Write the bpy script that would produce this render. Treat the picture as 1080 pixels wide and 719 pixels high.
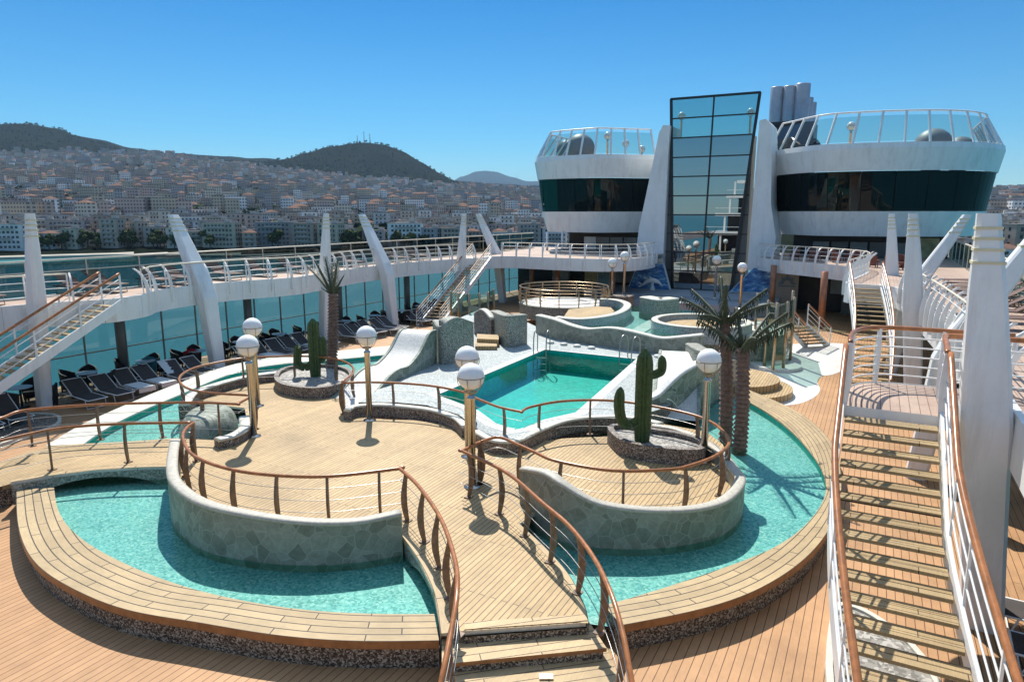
import bpy, bmesh, math, random
from mathutils import Vector, Matrix, noise as mnoise
R = math.radians
scene = bpy.context.scene
for o in list(bpy.data.objects): bpy.data.objects.remove(o)
C = scene.collection

# ------------------------------------------------------------------ camera
HOR = 225.0; FPX = 720.0; CXP, CYP = 540.0, 359.5; CZ = 6.8
PIT = math.atan((CYP-HOR)/FPX); YAW = math.atan((928-540)/FPX*math.cos(PIT))
cam = bpy.data.cameras.new('camera'); camo = bpy.data.objects.new('camera', cam); C.objects.link(camo)
cam.lens = 24; cam.sensor_width = 36; cam.sensor_fit = 'HORIZONTAL'; cam.clip_start = .1; cam.clip_end = 60000
camo.location = (0, 0, CZ); camo.rotation_euler = (math.pi/2-PIT, 0, YAW)
scene.camera = camo
# ------------------------------------------------------------------ sky, sun, exposure
SUN_EL, SUN_AZ = 51.5, -38.0          # azimuth from +Y towards +X
w = bpy.data.worlds.new('World'); scene.world = w; w.use_nodes = True
nt = w.node_tree; bg = nt.nodes['Background']
sky = nt.nodes.new('ShaderNodeTexSky'); sky.sky_type = 'NISHITA'; sky.sun_disc = False
sky.sun_elevation = R(SUN_EL); sky.sun_rotation = R(SUN_AZ)
sky.air_density = 1.0; sky.dust_density = 0.05; sky.ozone_density = 5.0; sky.altitude = 0
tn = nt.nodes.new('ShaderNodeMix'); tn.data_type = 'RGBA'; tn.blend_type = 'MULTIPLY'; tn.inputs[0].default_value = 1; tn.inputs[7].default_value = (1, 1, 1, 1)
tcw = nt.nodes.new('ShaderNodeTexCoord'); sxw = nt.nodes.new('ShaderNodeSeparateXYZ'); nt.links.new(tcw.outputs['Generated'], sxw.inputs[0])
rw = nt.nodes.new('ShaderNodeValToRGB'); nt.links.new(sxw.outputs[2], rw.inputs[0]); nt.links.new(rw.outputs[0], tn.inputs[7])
for q_, (p_, c_) in enumerate(((0, (.38, .53, .54)), (.10, (.17, .415, .505)), (.32, (.03, .295, .45)), (.5, (.35, .5, .58)), (.75, (1.95, 1.52, 1.08)))):  # bluer low sky; unseen zenith brightened and warmed as added fill light
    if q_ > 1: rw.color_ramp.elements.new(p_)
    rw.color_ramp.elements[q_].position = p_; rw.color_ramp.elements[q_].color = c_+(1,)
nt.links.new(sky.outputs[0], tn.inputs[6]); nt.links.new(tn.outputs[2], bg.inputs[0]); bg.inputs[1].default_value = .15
sl = bpy.data.lights.new('sun', 'SUN'); sl.energy = 4.1; sl.angle = R(.5); sl.color = (1, .95, .86)
so = bpy.data.objects.new('sun', sl); C.objects.link(so)
sd = Vector((math.sin(R(SUN_AZ))*math.cos(R(SUN_EL)), math.cos(R(SUN_AZ))*math.cos(R(SUN_EL)), math.sin(R(SUN_EL))))
so.rotation_euler = sd.to_track_quat('Z', 'Y').to_euler(); so.location = (-30, 40, 60)
scene.view_settings.view_transform = 'Standard'; scene.view_settings.look = 'None'
scene.view_settings.exposure = 0.62; scene.view_settings.gamma = 1
scene.view_settings.use_curve_mapping = False
scene.render.resolution_x = 1024; scene.render.resolution_y = 681

HAZE = 4.3e-5
# ------------------------------------------------------------------ helpers
_f = Vector((-math.sin(YAW)*math.cos(PIT), math.cos(YAW)*math.cos(PIT), -math.sin(PIT)))
_r = Vector((math.cos(YAW), math.sin(YAW), 0)); _u = _r.cross(_f); _c = Vector((0, 0, CZ))
def ray(x, y): return _f*FPX + _r*(x-CXP) - _u*(y-CYP)
def U(x, y, z=0.):                    # photograph measurement -> world point at height z
    d = ray(x, y); return _c + d*((z-CZ)/d.z)
def UY(x, y, Y):
    d = ray(x, y); return _c + d*(Y/d.y)
def UX(x, y, X):
    d = ray(x, y); return _c + d*(X/d.x)
def us(pts, z): return [U(a, b, z) for a, b in pts]

def smooth(pts, n=6, closed=False):
    pts = [Vector(p) for p in pts]; out = []; N = len(pts)
    for i in range(N if closed else N-1):
        p1, p2 = pts[i], pts[(i+1) % N]
        p0 = pts[i-1] if (i > 0 or closed) else p1*2-p2
        p3 = pts[(i+2) % N] if (i+2 < N or closed) else p2*2-p1
        for k in range(n):
            t = k/n
            out.append(.5*((2*p1)+(p2-p0)*t+(2*p0-5*p1+4*p2-p3)*t*t+(3*p1-p0-3*p2+p3)*t**3))
    if not closed: out.append(pts[-1])
    return out
def resample(pts, n):
    L = [0.]
    for a, b in zip(pts, pts[1:]): L.append(L[-1]+(b-a).length)
    out = []; j = 0
    for i in range(n):
        s = L[-1]*i/(n-1)
        while j < len(L)-2 and L[j+1] < s: j += 1
        t = (s-L[j])/max(1e-9, L[j+1]-L[j]); out.append(pts[j].lerp(pts[j+1], min(1, t)))
    return out
def plen(pts): return sum((b-a).length for a, b in zip(pts, pts[1:]))
def normals2(pts, closed=False):
    out = []; n = len(pts)
    for i in range(n):
        a = pts[(i-1) % n] if closed else pts[max(0, i-1)]
        b = pts[(i+1) % n] if closed else pts[min(n-1, i+1)]
        d = Vector((b.x-a.x, b.y-a.y, 0))
        if d.length < 1e-9: d = Vector((1, 0, 0))
        d.normalize(); out.append(Vector((d.y, -d.x, 0)))
    return out
def offset(pts, d, closed=False): return [p+n*d for p, n in zip(pts, normals2(pts, closed))]

class MB:
    def __init__(s): s.v = []; s.f = []; s.uv = []; s.mi = []; s.sm = []; s.m = 0
    def add(s, vs, fs, uvs=None, smooth=False):
        b = len(s.v); s.v += [tuple(v) for v in vs]
        for i, f in enumerate(fs):
            s.f.append([b+k for k in f]); s.uv.append(uvs[i] if uvs else None); s.mi.append(s.m); s.sm.append(smooth)
        return s
    def box(s, c, d, rz=0, rx=0, ry=0):
        x, y, z = d[0]/2, d[1]/2, d[2]/2
        vs = [Vector((a*x, b*y, e*z)) for a in (-1, 1) for b in (-1, 1) for e in (-1, 1)]
        if rz or rx or ry:
            m = Matrix.Rotation(rz, 3, 'Z') @ Matrix.Rotation(ry, 3, 'Y') @ Matrix.Rotation(rx, 3, 'X'); vs = [m @ v for v in vs]
        vs = [v+Vector(c) for v in vs]
        return s.add(vs, [(0, 1, 3, 2), (4, 6, 7, 5), (0, 4, 5, 1), (2, 3, 7, 6), (0, 2, 6, 4), (1, 5, 7, 3)])
    def tube(s, pts, r, n=8, closed=False, caps=True, rs=None):
        pts = [Vector(p) for p in pts]; N = len(pts); vs = []; prev = None
        for i, p in enumerate(pts):
            a = pts[(i-1) % N] if closed else pts[max(0, i-1)]; b = pts[(i+1) % N] if closed else pts[min(N-1, i+1)]
            t = (b-a); t = t.normalized() if t.length > 1e-9 else Vector((0, 0, 1))
            ref = prev if prev is not None else (Vector((0, 0, 1)) if abs(t.z) < .9 else Vector((1, 0, 0)))
            x = (ref - t*ref.dot(t)); x = x.normalized() if x.length > 1e-6 else t.orthogonal().normalized()
            prev = x; y = t.cross(x); rr = rs[i] if rs else r
            for k in range(n):
                an = 2*math.pi*k/n; vs.append(p+(x*math.cos(an)+y*math.sin(an))*rr)
        fs = []
        for i in range(N if closed else N-1):
            j = (i+1) % N
            for k in range(n): fs.append((i*n+k, i*n+(k+1) % n, j*n+(k+1) % n, j*n+k))
        if caps and not closed: fs += [tuple(range(n-1, -1, -1)), tuple((N-1)*n+k for k in range(n))]
        return s.add(vs, fs, smooth=True)
    def bar(s, a, b, w, h, up=Vector((0, 0, 1))):     # rectangular bar
        a, b = Vector(a), Vector(b); t = (b-a).normalized(); x = t.cross(up)
        x = x.normalized() if x.length > 1e-6 else t.orthogonal().normalized(); y = x.cross(t)
        vs = [p+x*(i*w/2)+y*(j*h/2) for p in (a, b) for i, j in ((-1, -1), (1, -1), (1, 1), (-1, 1))]
        return s.add(vs, [(3, 2, 1, 0), (4, 5, 6, 7), (0, 1, 5, 4), (1, 2, 6, 5), (2, 3, 7, 6), (3, 0, 4, 7)])
    def lathe(s, prof, c=(0, 0, 0), n=16, smooth=True):
        vs = []; c = Vector(c); N = len(prof)
        for r, z in prof:
            for k in range(n): vs.append(c+Vector((r*math.cos(2*math.pi*k/n), r*math.sin(2*math.pi*k/n), z)))
        fs = [(i*n+k, i*n+(k+1) % n, (i+1)*n+(k+1) % n, (i+1)*n+k) for i in range(N-1) for k in range(n)]
        if prof[0][0] > 1e-6 and prof[0][1] != prof[1][1]: fs.append(tuple(range(n-1, -1, -1)))
        if prof[-1][0] > 1e-6: fs.append(tuple((N-1)*n+k for k in range(n)))
        return s.add(vs, fs, smooth=smooth)
    def ball(s, c, r, n=16, m=9, sz=1.):
        return s.lathe([(max(1e-7, r*math.sin(math.pi*i/m)), -r*sz*math.cos(math.pi*i/m)) for i in range(m+1)], c, n)
    def strip(s, A, B, uvx=None, uvy=None, flip=False, smooth=False):   # quads between two polylines, uv in metres
        n = len(A); vs = list(A)+list(B); L = [0]
        for a, b in zip(A, A[1:]): L.append(L[-1]+(Vector(b)-Vector(a)).length)
        fs = []; uv = []
        for i in range(n-1):
            w0 = (Vector(A[i])-Vector(B[i])).length; w1 = (Vector(A[i+1])-Vector(B[i+1])).length
            if uvy: w0 = w1 = uvy
            f = [(i, 0), (i+1, 0), (i+1, 1), (i, 1)]; q = [i, i+1, n+i+1, n+i]
            u = [(L[i], 0), (L[i+1], 0), (L[i+1], w1), (L[i], w0)]
            if flip: q.reverse(); u.reverse()
            fs.append(q); uv.append(u)
        return s.add(vs, fs, uv, smooth)
    def poly(s, pts, z=None, holes=()):
        bm = bmesh.new()
        for loop in [pts]+list(holes):
            vs = [bm.verts.new((p[0], p[1], p[2] if z is None else z)) for p in loop]
            for a, b in zip(vs, vs[1:]+vs[:1]): bm.edges.new((a, b))
        bmesh.ops.triangle_fill(bm, edges=bm.edges, use_beauty=True, normal=(0, 0, 1))
        bm.verts.index_update(); fs = []
        for f in bm.faces:
            q = [v.index for v in f.verts]
            if f.normal.z < 0: q.reverse()
            fs.append(q)
        s.add([v.co.copy() for v in bm.verts], fs); bm.free(); return s
    def side(s, pts, z0, z1, closed=True):
        n = len(pts)
        vs = [(p[0], p[1], z0) for p in pts]+[(p[0], p[1], z1) for p in pts]
        return s.add(vs, [(i, (i+1) % n, n+(i+1) % n, n+i) for i in range(n if closed else n-1)])
    def prism(s, pts, z0, z1, bottom=True, sm=0):
        s.poly(pts, z1); s.m = sm; s.side(pts, z0, z1); s.m = 0
        if bottom: s.poly(pts, z0)
        return s
    def build(s, name, mats, parent=None, weld=False):
        me = bpy.data.meshes.new(name); me.from_pydata(s.v, [], s.f); me.update()
        if not isinstance(mats, (list, tuple)): mats = [mats]
        for m in mats: me.materials.append(m)
        ul = me.uv_layers.new(name='uv')
        for p, u, mi, sm in zip(me.polygons, s.uv, s.mi, s.sm):
            p.material_index = mi; p.use_smooth = sm
            if u:
                for li, c in zip(p.loop_indices, u): ul.data[li].uv = c
        if weld:
            bm = bmesh.new(); bm.from_mesh(me); bmesh.ops.remove_doubles(bm, verts=bm.verts, dist=1e-4); bmesh.ops.recalc_face_normals(bm, faces=bm.faces); bm.to_mesh(me); bm.free()
        o = bpy.data.objects.new(name, me); C.objects.link(o)
        if parent is not None:
            o.parent = parent
            if parent.type == 'EMPTY': o.location = -Vector(parent.location)
        return o
def tag(o, label, cat, group=None, kind=None):
    if label: o['label'] = label
    if cat: o['category'] = cat
    if group: o['group'] = group
    if kind: o['kind'] = kind
    return o
def thing(name, label, cat, loc=(0, 0, 0), group=None):
    o = bpy.data.objects.new(name, None); C.objects.link(o); o.location = loc; o.empty_display_size = .3
    return tag(o, label, cat, group)
def struct(o): o['kind'] = 'structure'; return o
def kids(o): return [c for c in bpy.data.objects if c.parent == o]
def copy_tree(o, parent=None, ch=None):
    c = o.copy(); C.objects.link(c)
    if parent is not None: c.parent = parent
    for k in kids(o): copy_tree(k, c)
    return c
class Proto:                          # a thing and its tree, copied without searching the whole file each time
    def __init__(s, root):
        s.root = root; s.used = False
        s.tree = [(k, [(g, []) for g in kids(k)]) for k in kids(root)]
    def put(s, loc, rz=0, label=None, group=None, scale=None, color=None):
        if not s.used: s.used = True; r = s.root
        else:
            r = s.root.copy(); C.objects.link(r)
            for k, gs in s.tree:
                c = k.copy(); C.objects.link(c); c.parent = r
                for g, _ in gs: d = g.copy(); C.objects.link(d); d.parent = c
        r.location = loc; r.rotation_euler = (0, 0, rz)
        if scale: r.scale = scale
        if label: r['label'] = label
        if group: r['group'] = group
        if color:
            r.color = color
            for k in ([x for x in C.objects if x.parent == r] if s.tree else []): k.color = color
        return r

# ------------------------------------------------------------------ materials
def nodes(name):
    m = bpy.data.materials.new(name); m.use_nodes = True; t = m.node_tree
    return m, t, t.nodes['Principled BSDF'], t.links
def setp(b, rough=.5, metal=0, spec=.5, **k):
    b.inputs['Roughness'].default_value = rough; b.inputs['Metallic'].default_value = metal; b.inputs['Specular IOR Level'].default_value = spec
def col(c): return (c[0], c[1], c[2], 1)
def coords(t, uv=False, scale=(1, 1, 1), rot=(0, 0, 0)):
    tc = t.nodes.new('ShaderNodeTexCoord'); mp = t.nodes.new('ShaderNodeMapping')
    mp.inputs['Scale'].default_value = scale; mp.inputs['Rotation'].default_value = rot
    t.links.new(tc.outputs['UV' if uv else 'Object'], mp.inputs[0]); return mp.outputs[0]
def ramp(t, fac, stops, const=False):
    r = t.nodes.new('ShaderNodeValToRGB'); e = r.color_ramp.elements
    if const: r.color_ramp.interpolation = 'CONSTANT'
    while len(e) < len(stops): e.new(.5)
    for q, (p, c) in zip(e, stops): q.position = p; q.color = col(c)
    t.links.new(fac, r.inputs[0]); return r.outputs[0]
def noise(t, vec, scale, detail=3, rough=.6):
    n = t.nodes.new('ShaderNodeTexNoise'); n.inputs['Scale'].default_value = scale; n.inputs['Detail'].default_value = detail; n.inputs['Roughness'].default_value = rough
    t.links.new(vec, n.inputs['Vector']); return n.outputs['Fac']
def mixc(t, fac, a, b, mode='MIX'):
    m = t.nodes.new('ShaderNodeMix'); m.data_type = 'RGBA'; m.blend_type = mode
    for s, v in ((0, fac), (6, a), (7, b)):
        if hasattr(v, 'is_output'): t.links.new(v, m.inputs[s])
        else: m.inputs[s].default_value = v if s == 0 else col(v)
    return m.outputs[2]
def bump(t, b, h, strength=.3, dist=.01):
    n = t.nodes.new('ShaderNodeBump'); n.inputs['Strength'].default_value = strength; n.inputs['Distance'].default_value = dist
    t.links.new(h, n.inputs['Height']); t.links.new(n.outputs[0], b.inputs['Normal'])
def mat(name, c, rough=.5, metal=0, var=.12, scale=3, spec=.5, dirt=None):
    m, t, b, L = nodes(name); setp(b, rough, metal, spec)
    v = coords(t); n = noise(t, v, scale, 5, .65)
    lo = [max(0, x*(1-var)) for x in c]; hi = [min(1, x*(1+var)) for x in c]
    o = ramp(t, n, [(.3, lo), (.7, hi)])
    if dirt:
        n2 = noise(t, coords(t, scale=(1, 1, .15)), 2.2, 6, .7); o = mixc(t, ramp(t, n2, [(.5, (0, 0, 0)), (.75, (.6, .6, .6))]), o, dirt)
    L.new(o, b.inputs['Base Color']); return m
def planks(name, c1, c2, gap, width, length, uv=False, rot=90, rough=.6, mortar=.006, wear=.25):
    m, t, b, L = nodes(name); setp(b, rough, 0, .35)
    v = coords(t, uv, rot=(0, 0, 0 if uv else R(rot)))
    k = t.nodes.new('ShaderNodeTexBrick'); k.offset = .37; k.offset_frequency = 2
    k.inputs['Scale'].default_value = 1; k.inputs['Brick Width'].default_value = length; k.inputs['Row Height'].default_value = width
    k.inputs['Mortar Size'].default_value = mortar; k.inputs['Mortar Smooth'].default_value = .1; k.inputs['Bias'].default_value = 0
    k.inputs['Color1'].default_value = col(c1); k.inputs['Color2'].default_value = col(c2); k.inputs['Mortar'].default_value = col(gap)
    L.new(v, k.inputs['Vector'])
    g = noise(t, coords(t, uv, scale=(3, 40, 3) if uv else (40, 3, 3)), 1.5, 4); st = noise(t, coords(t, uv), .55, 5, .7)
    o = mixc(t, 1, k.outputs[0], ramp(t, g, [(.25, (1-wear,)*3), (.75, (1.0,)*3)]), 'MULTIPLY')
    o = mixc(t, 1, o, ramp(t, st, [(.28, (.68, .67, .66)), (.45, (.9, .89, .88)), (.62, (1.06, 1.05, 1.04))]), 'MULTIPLY')
    L.new(o, b.inputs['Base Color']); bump(t, b, k.outputs['Fac'], -.5, .006); return m
def pebble(name, stops, scale=22, rough=.6, grout=None, bmp=.4):
    m, t, b, L = nodes(name); setp(b, rough, 0, .4); v = coords(t)
    k = t.nodes.new('ShaderNodeTexVoronoi'); k.inputs['Scale'].default_value = scale; L.new(v, k.inputs['Vector'])
    s = t.nodes.new('ShaderNodeSeparateColor'); L.new(k.outputs['Color'], s.inputs[0])
    o = ramp(t, s.outputs[0], stops, True)
    if grout: o = mixc(t, ramp(t, k.outputs['Distance'], [(.42, (0, 0, 0)), (.6, (1, 1, 1))]), o, grout)
    st = noise(t, v, .8, 5, .7); o = mixc(t, 1, o, ramp(t, st, [(.3, (.8, .8, .8)), (.65, (1, 1, 1))]), 'MULTIPLY')
    L.new(o, b.inputs['Base Color'])
    if bmp: bump(t, b, k.outputs['Distance'], -bmp, .01)
    return m
def crazy(name, stops, grout, scale=2.0):
    m, t, b, L = nodes(name); setp(b, .55, 0, .35); v = coords(t)
    nz = t.nodes.new('ShaderNodeTexNoise'); nz.inputs['Scale'].default_value = 1.2; L.new(v, nz.inputs['Vector'])
    v2 = mixc(t, .12, v, nz.outputs['Color'])
    k = t.nodes.new('ShaderNodeTexVoronoi'); k.inputs['Scale'].default_value = scale; L.new(v2, k.inputs['Vector'])
    e = t.nodes.new('ShaderNodeTexVoronoi'); e.feature = 'DISTANCE_TO_EDGE'; e.inputs['Scale'].default_value = scale; L.new(v2, e.inputs['Vector'])
    s = t.nodes.new('ShaderNodeSeparateColor'); L.new(k.outputs['Color'], s.inputs[0])
    n = noise(t, v, 6.5, 9, .8)
    mt = t.nodes.new('ShaderNodeMath'); mt.operation = 'MULTIPLY_ADD'; mt.inputs[1].default_value = .5; L.new(s.outputs[0], mt.inputs[0])
    m2 = t.nodes.new('ShaderNodeMath'); m2.operation = 'MULTIPLY_ADD'; m2.inputs[1].default_value = 1.5; m2.inputs[2].default_value = -.52; L.new(n, m2.inputs[0]); L.new(m2.outputs[0], mt.inputs[2])
    o = ramp(t, mt.outputs[0], stops)
    o = mixc(t, ramp(t, e.outputs['Distance'], [(.012, (.9, .9, .9)), (.035, (0, 0, 0))]), o, grout)
    L.new(o, b.inputs['Base Color']); bump(t, b, mixc(t, .5, n, e.outputs['Distance']) if False else n, .5, .02); return m
def water(name, tint, rip=.12, scale=5., rough=.02):
    m = bpy.data.materials.new(name); m.use_nodes = True; t = m.node_tree; t.nodes.clear(); L = t.links
    out = t.nodes.new('ShaderNodeOutputMaterial'); tr = t.nodes.new('ShaderNodeBsdfTransparent'); gl = t.nodes.new('ShaderNodeBsdfGlossy')
    tr.inputs[0].default_value = col(tint); gl.inputs['Roughness'].default_value = rough
    fr = t.nodes.new('ShaderNodeFresnel'); fr.inputs[0].default_value = 1.33; mx = t.nodes.new('ShaderNodeMixShader')
    bp = t.nodes.new('ShaderNodeBump'); bp.inputs['Strength'].default_value = rip; bp.inputs['Distance'].default_value = .05
    L.new(noise(t, coords(t), scale, 3, .55), bp.inputs['Height'])
    for q in (fr, gl): L.new(bp.outputs[0], q.inputs['Normal'])
    L.new(fr.outputs[0], mx.inputs[0]); L.new(tr.outputs[0], mx.inputs[1]); L.new(gl.outputs[0], mx.inputs[2]); L.new(mx.outputs[0], out.inputs[0]); return m
def glass(name, tint, refl=.12, rough=.02, dark=None):       # thin pane
    m = bpy.data.materials.new(name); m.use_nodes = True; t = m.node_tree; t.nodes.clear(); L = t.links
    out = t.nodes.new('ShaderNodeOutputMaterial'); gl = t.nodes.new('ShaderNodeBsdfGlossy'); gl.inputs['Roughness'].default_value = rough
    if dark is None: tr = t.nodes.new('ShaderNodeBsdfTransparent'); tr.inputs[0].default_value = col(tint)
    else: tr = t.nodes.new('ShaderNodeBsdfDiffuse'); tr.inputs[0].default_value = col(dark); gl.inputs[0].default_value = col(tint)
    lw = t.nodes.new('ShaderNodeLayerWeight'); lw.inputs[0].default_value = .3
    lw.inputs[0].default_value = .5; pw_ = t.nodes.new('ShaderNodeMath'); pw_.operation = 'POWER'; pw_.inputs[1].default_value = 5; L.new(lw.outputs['Facing'], pw_.inputs[0])
    mr = t.nodes.new('ShaderNodeMapRange'); mr.inputs[3].default_value = refl; mr.inputs[4].default_value = 1; L.new(pw_.outputs[0], mr.inputs[0])
    mx = t.nodes.new('ShaderNodeMixShader'); L.new(mr.outputs[0], mx.inputs[0]); L.new(tr.outputs[0], mx.inputs[1]); L.new(gl.outputs[0], mx.inputs[2]); L.new(mx.outputs[0], out.inputs[0]); return m

white = mat('white_paint', (.82, .82, .80), .35, var=.05, scale=1.2, dirt=(.55, .52, .48))
cream = mat('cream_rail', (.72, .64, .50), .4, var=.08)
deckM = planks('brown_deck', (.51, .285, .135), (.57, .325, .16), (.14, .065, .03), .14, 40, mortar=.007, wear=.18)
updeckM = planks('upper_deck_boards', (.50, .36, .28), (.54, .40, .31), (.2, .12, .08), .14, 30, mortar=.006, wear=.15)
teakM = planks('teak_platform', (.64, .45, .225), (.54, .375, .185), (.17, .115, .06), .105, 2.6, mortar=.009, wear=.3)
rimM = planks('teak_rim', (.60, .445, .245), (.48, .35, .19), (.06, .045, .03), .165, 1.5, uv=True, mortar=.011, wear=.28)
stepM = planks('teak_step', (.68, .50, .28), (.57, .415, .225), (.15, .10, .06), .16, 2.4, rot=-40.7, mortar=.009, wear=.28)
boardM = mat('brown_board', (.30, .135, .05), .45, var=.3, scale=5)
railW = mat('varnished_rail', (.38, .145, .048), .28, var=.35, scale=7)
postW = mat('weathered_post', (.20, .125, .075), .5, var=.4, scale=9)
wireM = mat('steel_wire', (.36, .35, .33), .35, .8, var=.05)
steel = mat('polished_steel', (.62, .56, .48), .22, 1, var=.1, scale=4)
bronze = mat('bronze_post', (.42, .31, .20), .28, .8, var=.2, scale=5)
pebB = pebble('brown_pebble', [(0, (.05, .038, .028)), (.3, (.14, .105, .08)), (.55, (.27, .22, .17)), (.78, (.48, .42, .34))], 42)
pebR = pebble('curb_pebble', [(0, (.07, .055, .045)), (.3, (.17, .135, .11)), (.6, (.28, .23, .195)), (.85, (.45, .40, .35))], 40)
pebG = pebble('green_grey_mosaic', [(0, (.17, .175, .14)), (.3, (.27, .275, .225)), (.6, (.37, .37, .31)), (.85, (.50, .49, .42))], 30)
pebL = pebble('light_mosaic', [(0, (.27, .315, .31)), (.3, (.37, .41, .405)), (.6, (.45, .485, .475)), (.85, (.58, .60, .58))], 26, bmp=.15)
pebW = pebble('white_tile', [(0, (.62, .62, .58)), (.5, (.70, .70, .66)), (.8, (.76, .75, .71))], 24, bmp=.1)
gravelM = pebble('gravel', [(0, (.20, .185, .16)), (.3, (.32, .295, .26)), (.7, (.50, .47, .42))], 18, bmp=.8)
marble = crazy('green_marble', [(.0, (.15, .155, .118)), (.35, (.225, .23, .18)), (.7, (.31, .31, .25)), (1, (.43, .42, .35))], (.36, .36, .30), 4.3)
marbleS = crazy('green_slide_stone', [(.05, (.11, .14, .105)), (.5, (.22, .26, .205)), (.95, (.40, .42, .35))], (.40, .43, .37), 3.4)
stoneCap = mat('stone_cap', (.46, .43, .36), .6, var=.22, scale=14)
capPale = mat('pale_cap', (.60, .58, .49), .55, var=.12, scale=9)
floorT = pebble('turquoise_mosaic', [(0, (.10, .32, .30)), (.25, (.17, .42, .385)), (.5, (.24, .49, .45)), (.75, (.30, .53, .48)), (.92, (.42, .60, .54))], 24, bmp=0)
poolT = pebble('teal_pool_tile', [(0, (.0, .38, .325)), (.4, (.0, .43, .37)), (.75, (.005, .48, .415))], 9, bmp=0)
waterM = water('channel_water', (.80, .97, .95), .16, 6.5)
poolW = water('pool_water', (.70, .98, .95), .12, 3.2)
lagoonW = water('lagoon_water', (.80, .97, .95), .1, 5)
globeM = mat('white_globe', (.93, .92, .88), .25, var=.03)
globeM.node_tree.nodes['Principled BSDF'].inputs['Subsurface Weight'].default_value = .25
cactusM = mat('cactus_green', (.085, .135, .05), .55, var=.4, scale=12)
frondM = mat('palm_frond', (.062, .072, .034), .6, var=.45, scale=9)
trunkM = mat('palm_trunk', (.24, .14, .095), .75, var=.4, scale=9)
slatM = mat('dark_sling', (.055, .045, .042), .75, var=.2)
ratM = mat('black_rattan', (.012, .012, .013), .6, var=.4, scale=30)
towelM = mat('white_towel', (.70, .71, .70), .9, var=.08, scale=8)
redM = mat('red_cushion', (.42, .02, .03), .7); tealM = mat('teal_cushion', (.02, .16, .18), .7)
tableM = mat('grey_table_top', (.42, .43, .43), .3, var=.06)
copper = mat('copper_column', (.36, .16, .085), .35, .3, var=.2)
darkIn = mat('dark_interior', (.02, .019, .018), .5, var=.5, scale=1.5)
greyIn = mat('grey_interior', (.27, .265, .255), .6, var=.3, scale=1.)
blackM = mat('black_metal', (.018, .02, .022), .4, var=.2)
pipeM = mat('steel_blue_pipe', (.42, .44, .47), .3, .35, var=.15, scale=1.2)
domeM = mat('grey_dome', (.20, .215, .225), .5, var=.1)
ceilM = mat('beige_ceiling', (.50, .47, .42), .6, var=.05)
screenG = glass('teal_screen_glass', (.66, .74, .73), .04)
windG = glass('dark_windscreen', (.36, .44, .45), .04)
clearG = glass('clear_glass', (.72, .86, .81), .10)
paleG = glass('pale_teal_glass', (.62, .76, .75), .06)
mirG = glass('blue_mirror_glass', (.66, .72, .74), .5, .01, dark=(.01, .015, .02))
podG = glass('dark_pod_glass', (.40, .44, .44), .05, .01, dark=(.006, .012, .013))
podGreen = glass('green_pod_glass', (.35, .50, .48), .06, .01, dark=(.004, .04, .036))
panelM = mat('grey_panel', (.13, .135, .13), .35, var=.12, scale=.8)
murG = nodes('sea_mural')
def _mur():
    m, t, b, L = murG; setp(b, .4); v = coords(t, scale=(1, 1, 2.4)); n = noise(t, v, 1.6, 8, .72)
    L.new(ramp(t, n, [(.36, (.015, .07, .22)), (.46, (.04, .17, .42)), (.55, (.14, .38, .62)), (.63, (.75, .85, .86))]), b.inputs['Base Color']); return m
mural = _mur()
# ================================================================== SHIP: decks
UZ = 3.7
struct(MB().poly([(-28.4, -34), (4.8, -34), (4.8, 58), (-28.4, 58)], 0).build('main_deck', deckM))
b = MB(); b.side([(-28.4, -34), (4.8, -34), (4.8, 70), (-28.4, 70)], -34.5, -.01); b.poly([(-28.4, -34), (4.8, -34), (4.8, 70), (-28.4, 70)], -.06)
tag(b.build('ship_hull', white), 'white hull of the ship below the pool deck', 'ship hull')
# white curved paving on the right
pv = smooth(us([(800, 425), (835, 427), (857, 420), (865, 411), (862, 403), (866, 397), (878, 395), (889, 390), (897, 380), (903, 371), (893, 363), (860, 362), (820, 365), (770, 380), (770, 400)], 0), 4, True)
struct(MB().poly(pv, .006).build('white_paving', pebW))

# upper deck: left walkway, aft deck, right walkway
inL = us([(0, 324), (33, 320), (70, 318)], UZ)
LEFT_IN = [Vector((-25.7, -20, UZ)), Vector((-25.7, 4, UZ)), Vector((-25.8, 12, UZ)), Vector((-25.0, 14.3, UZ)), Vector((-24.6, 15.2, UZ)), Vector((-24.9, 16.6, UZ)), Vector((-25.7, 17.6, UZ)), Vector((-26.1, 19.5, UZ)), Vector((-25.9, 22, UZ)),
           Vector((-25.1, 24.4, UZ)), Vector((-25.5, 27, UZ)), Vector((-26.3, 31, UZ)), Vector((-26.3, 35.5, UZ)), Vector((-25.5, 39.5, UZ)), Vector((-24.7, 41.6, UZ)), Vector((-24.6, 43.4, UZ)), Vector((-23.4, 44.3, UZ)),
           Vector((-20.4, 44.2, UZ)), Vector((-18.2, 44.15, UZ)), Vector((-16.5, 44.5, UZ)), Vector((-15.2, 45.6, UZ)), Vector((-14.6, 47.4, UZ)), Vector((-14.5, 50, UZ))]
LEFT_IN = smooth(LEFT_IN, 4)
RIGHT_IN = smooth([Vector(p) for p in ((-7.5, 53, UZ), (-7.3, 51.3, UZ), (-6.5, 49.9, UZ), (-5.3, 48.6, UZ), (-3.9, 47.5, UZ), (-2, 45.6, UZ), (-.6, 43.6, UZ), (-.3, 41, UZ), (-.7, 37.5, UZ), (-1.0, 35, UZ), (-.95, 33.9, UZ), (.25, 33.7, UZ), (1.1, 32.4, UZ), (1.5, 28, UZ), (1.9, 22, UZ), (2.15, 16, UZ), (2.2, 14.1, UZ))], 4)
RIGHT_IN2 = [Vector((2.2, 14.1, UZ)), Vector((2.2, 10, UZ)), Vector((2.25, 4, UZ)), Vector((2.3, -20, UZ))]
XO = -28.2; XR = 4.7
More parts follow.
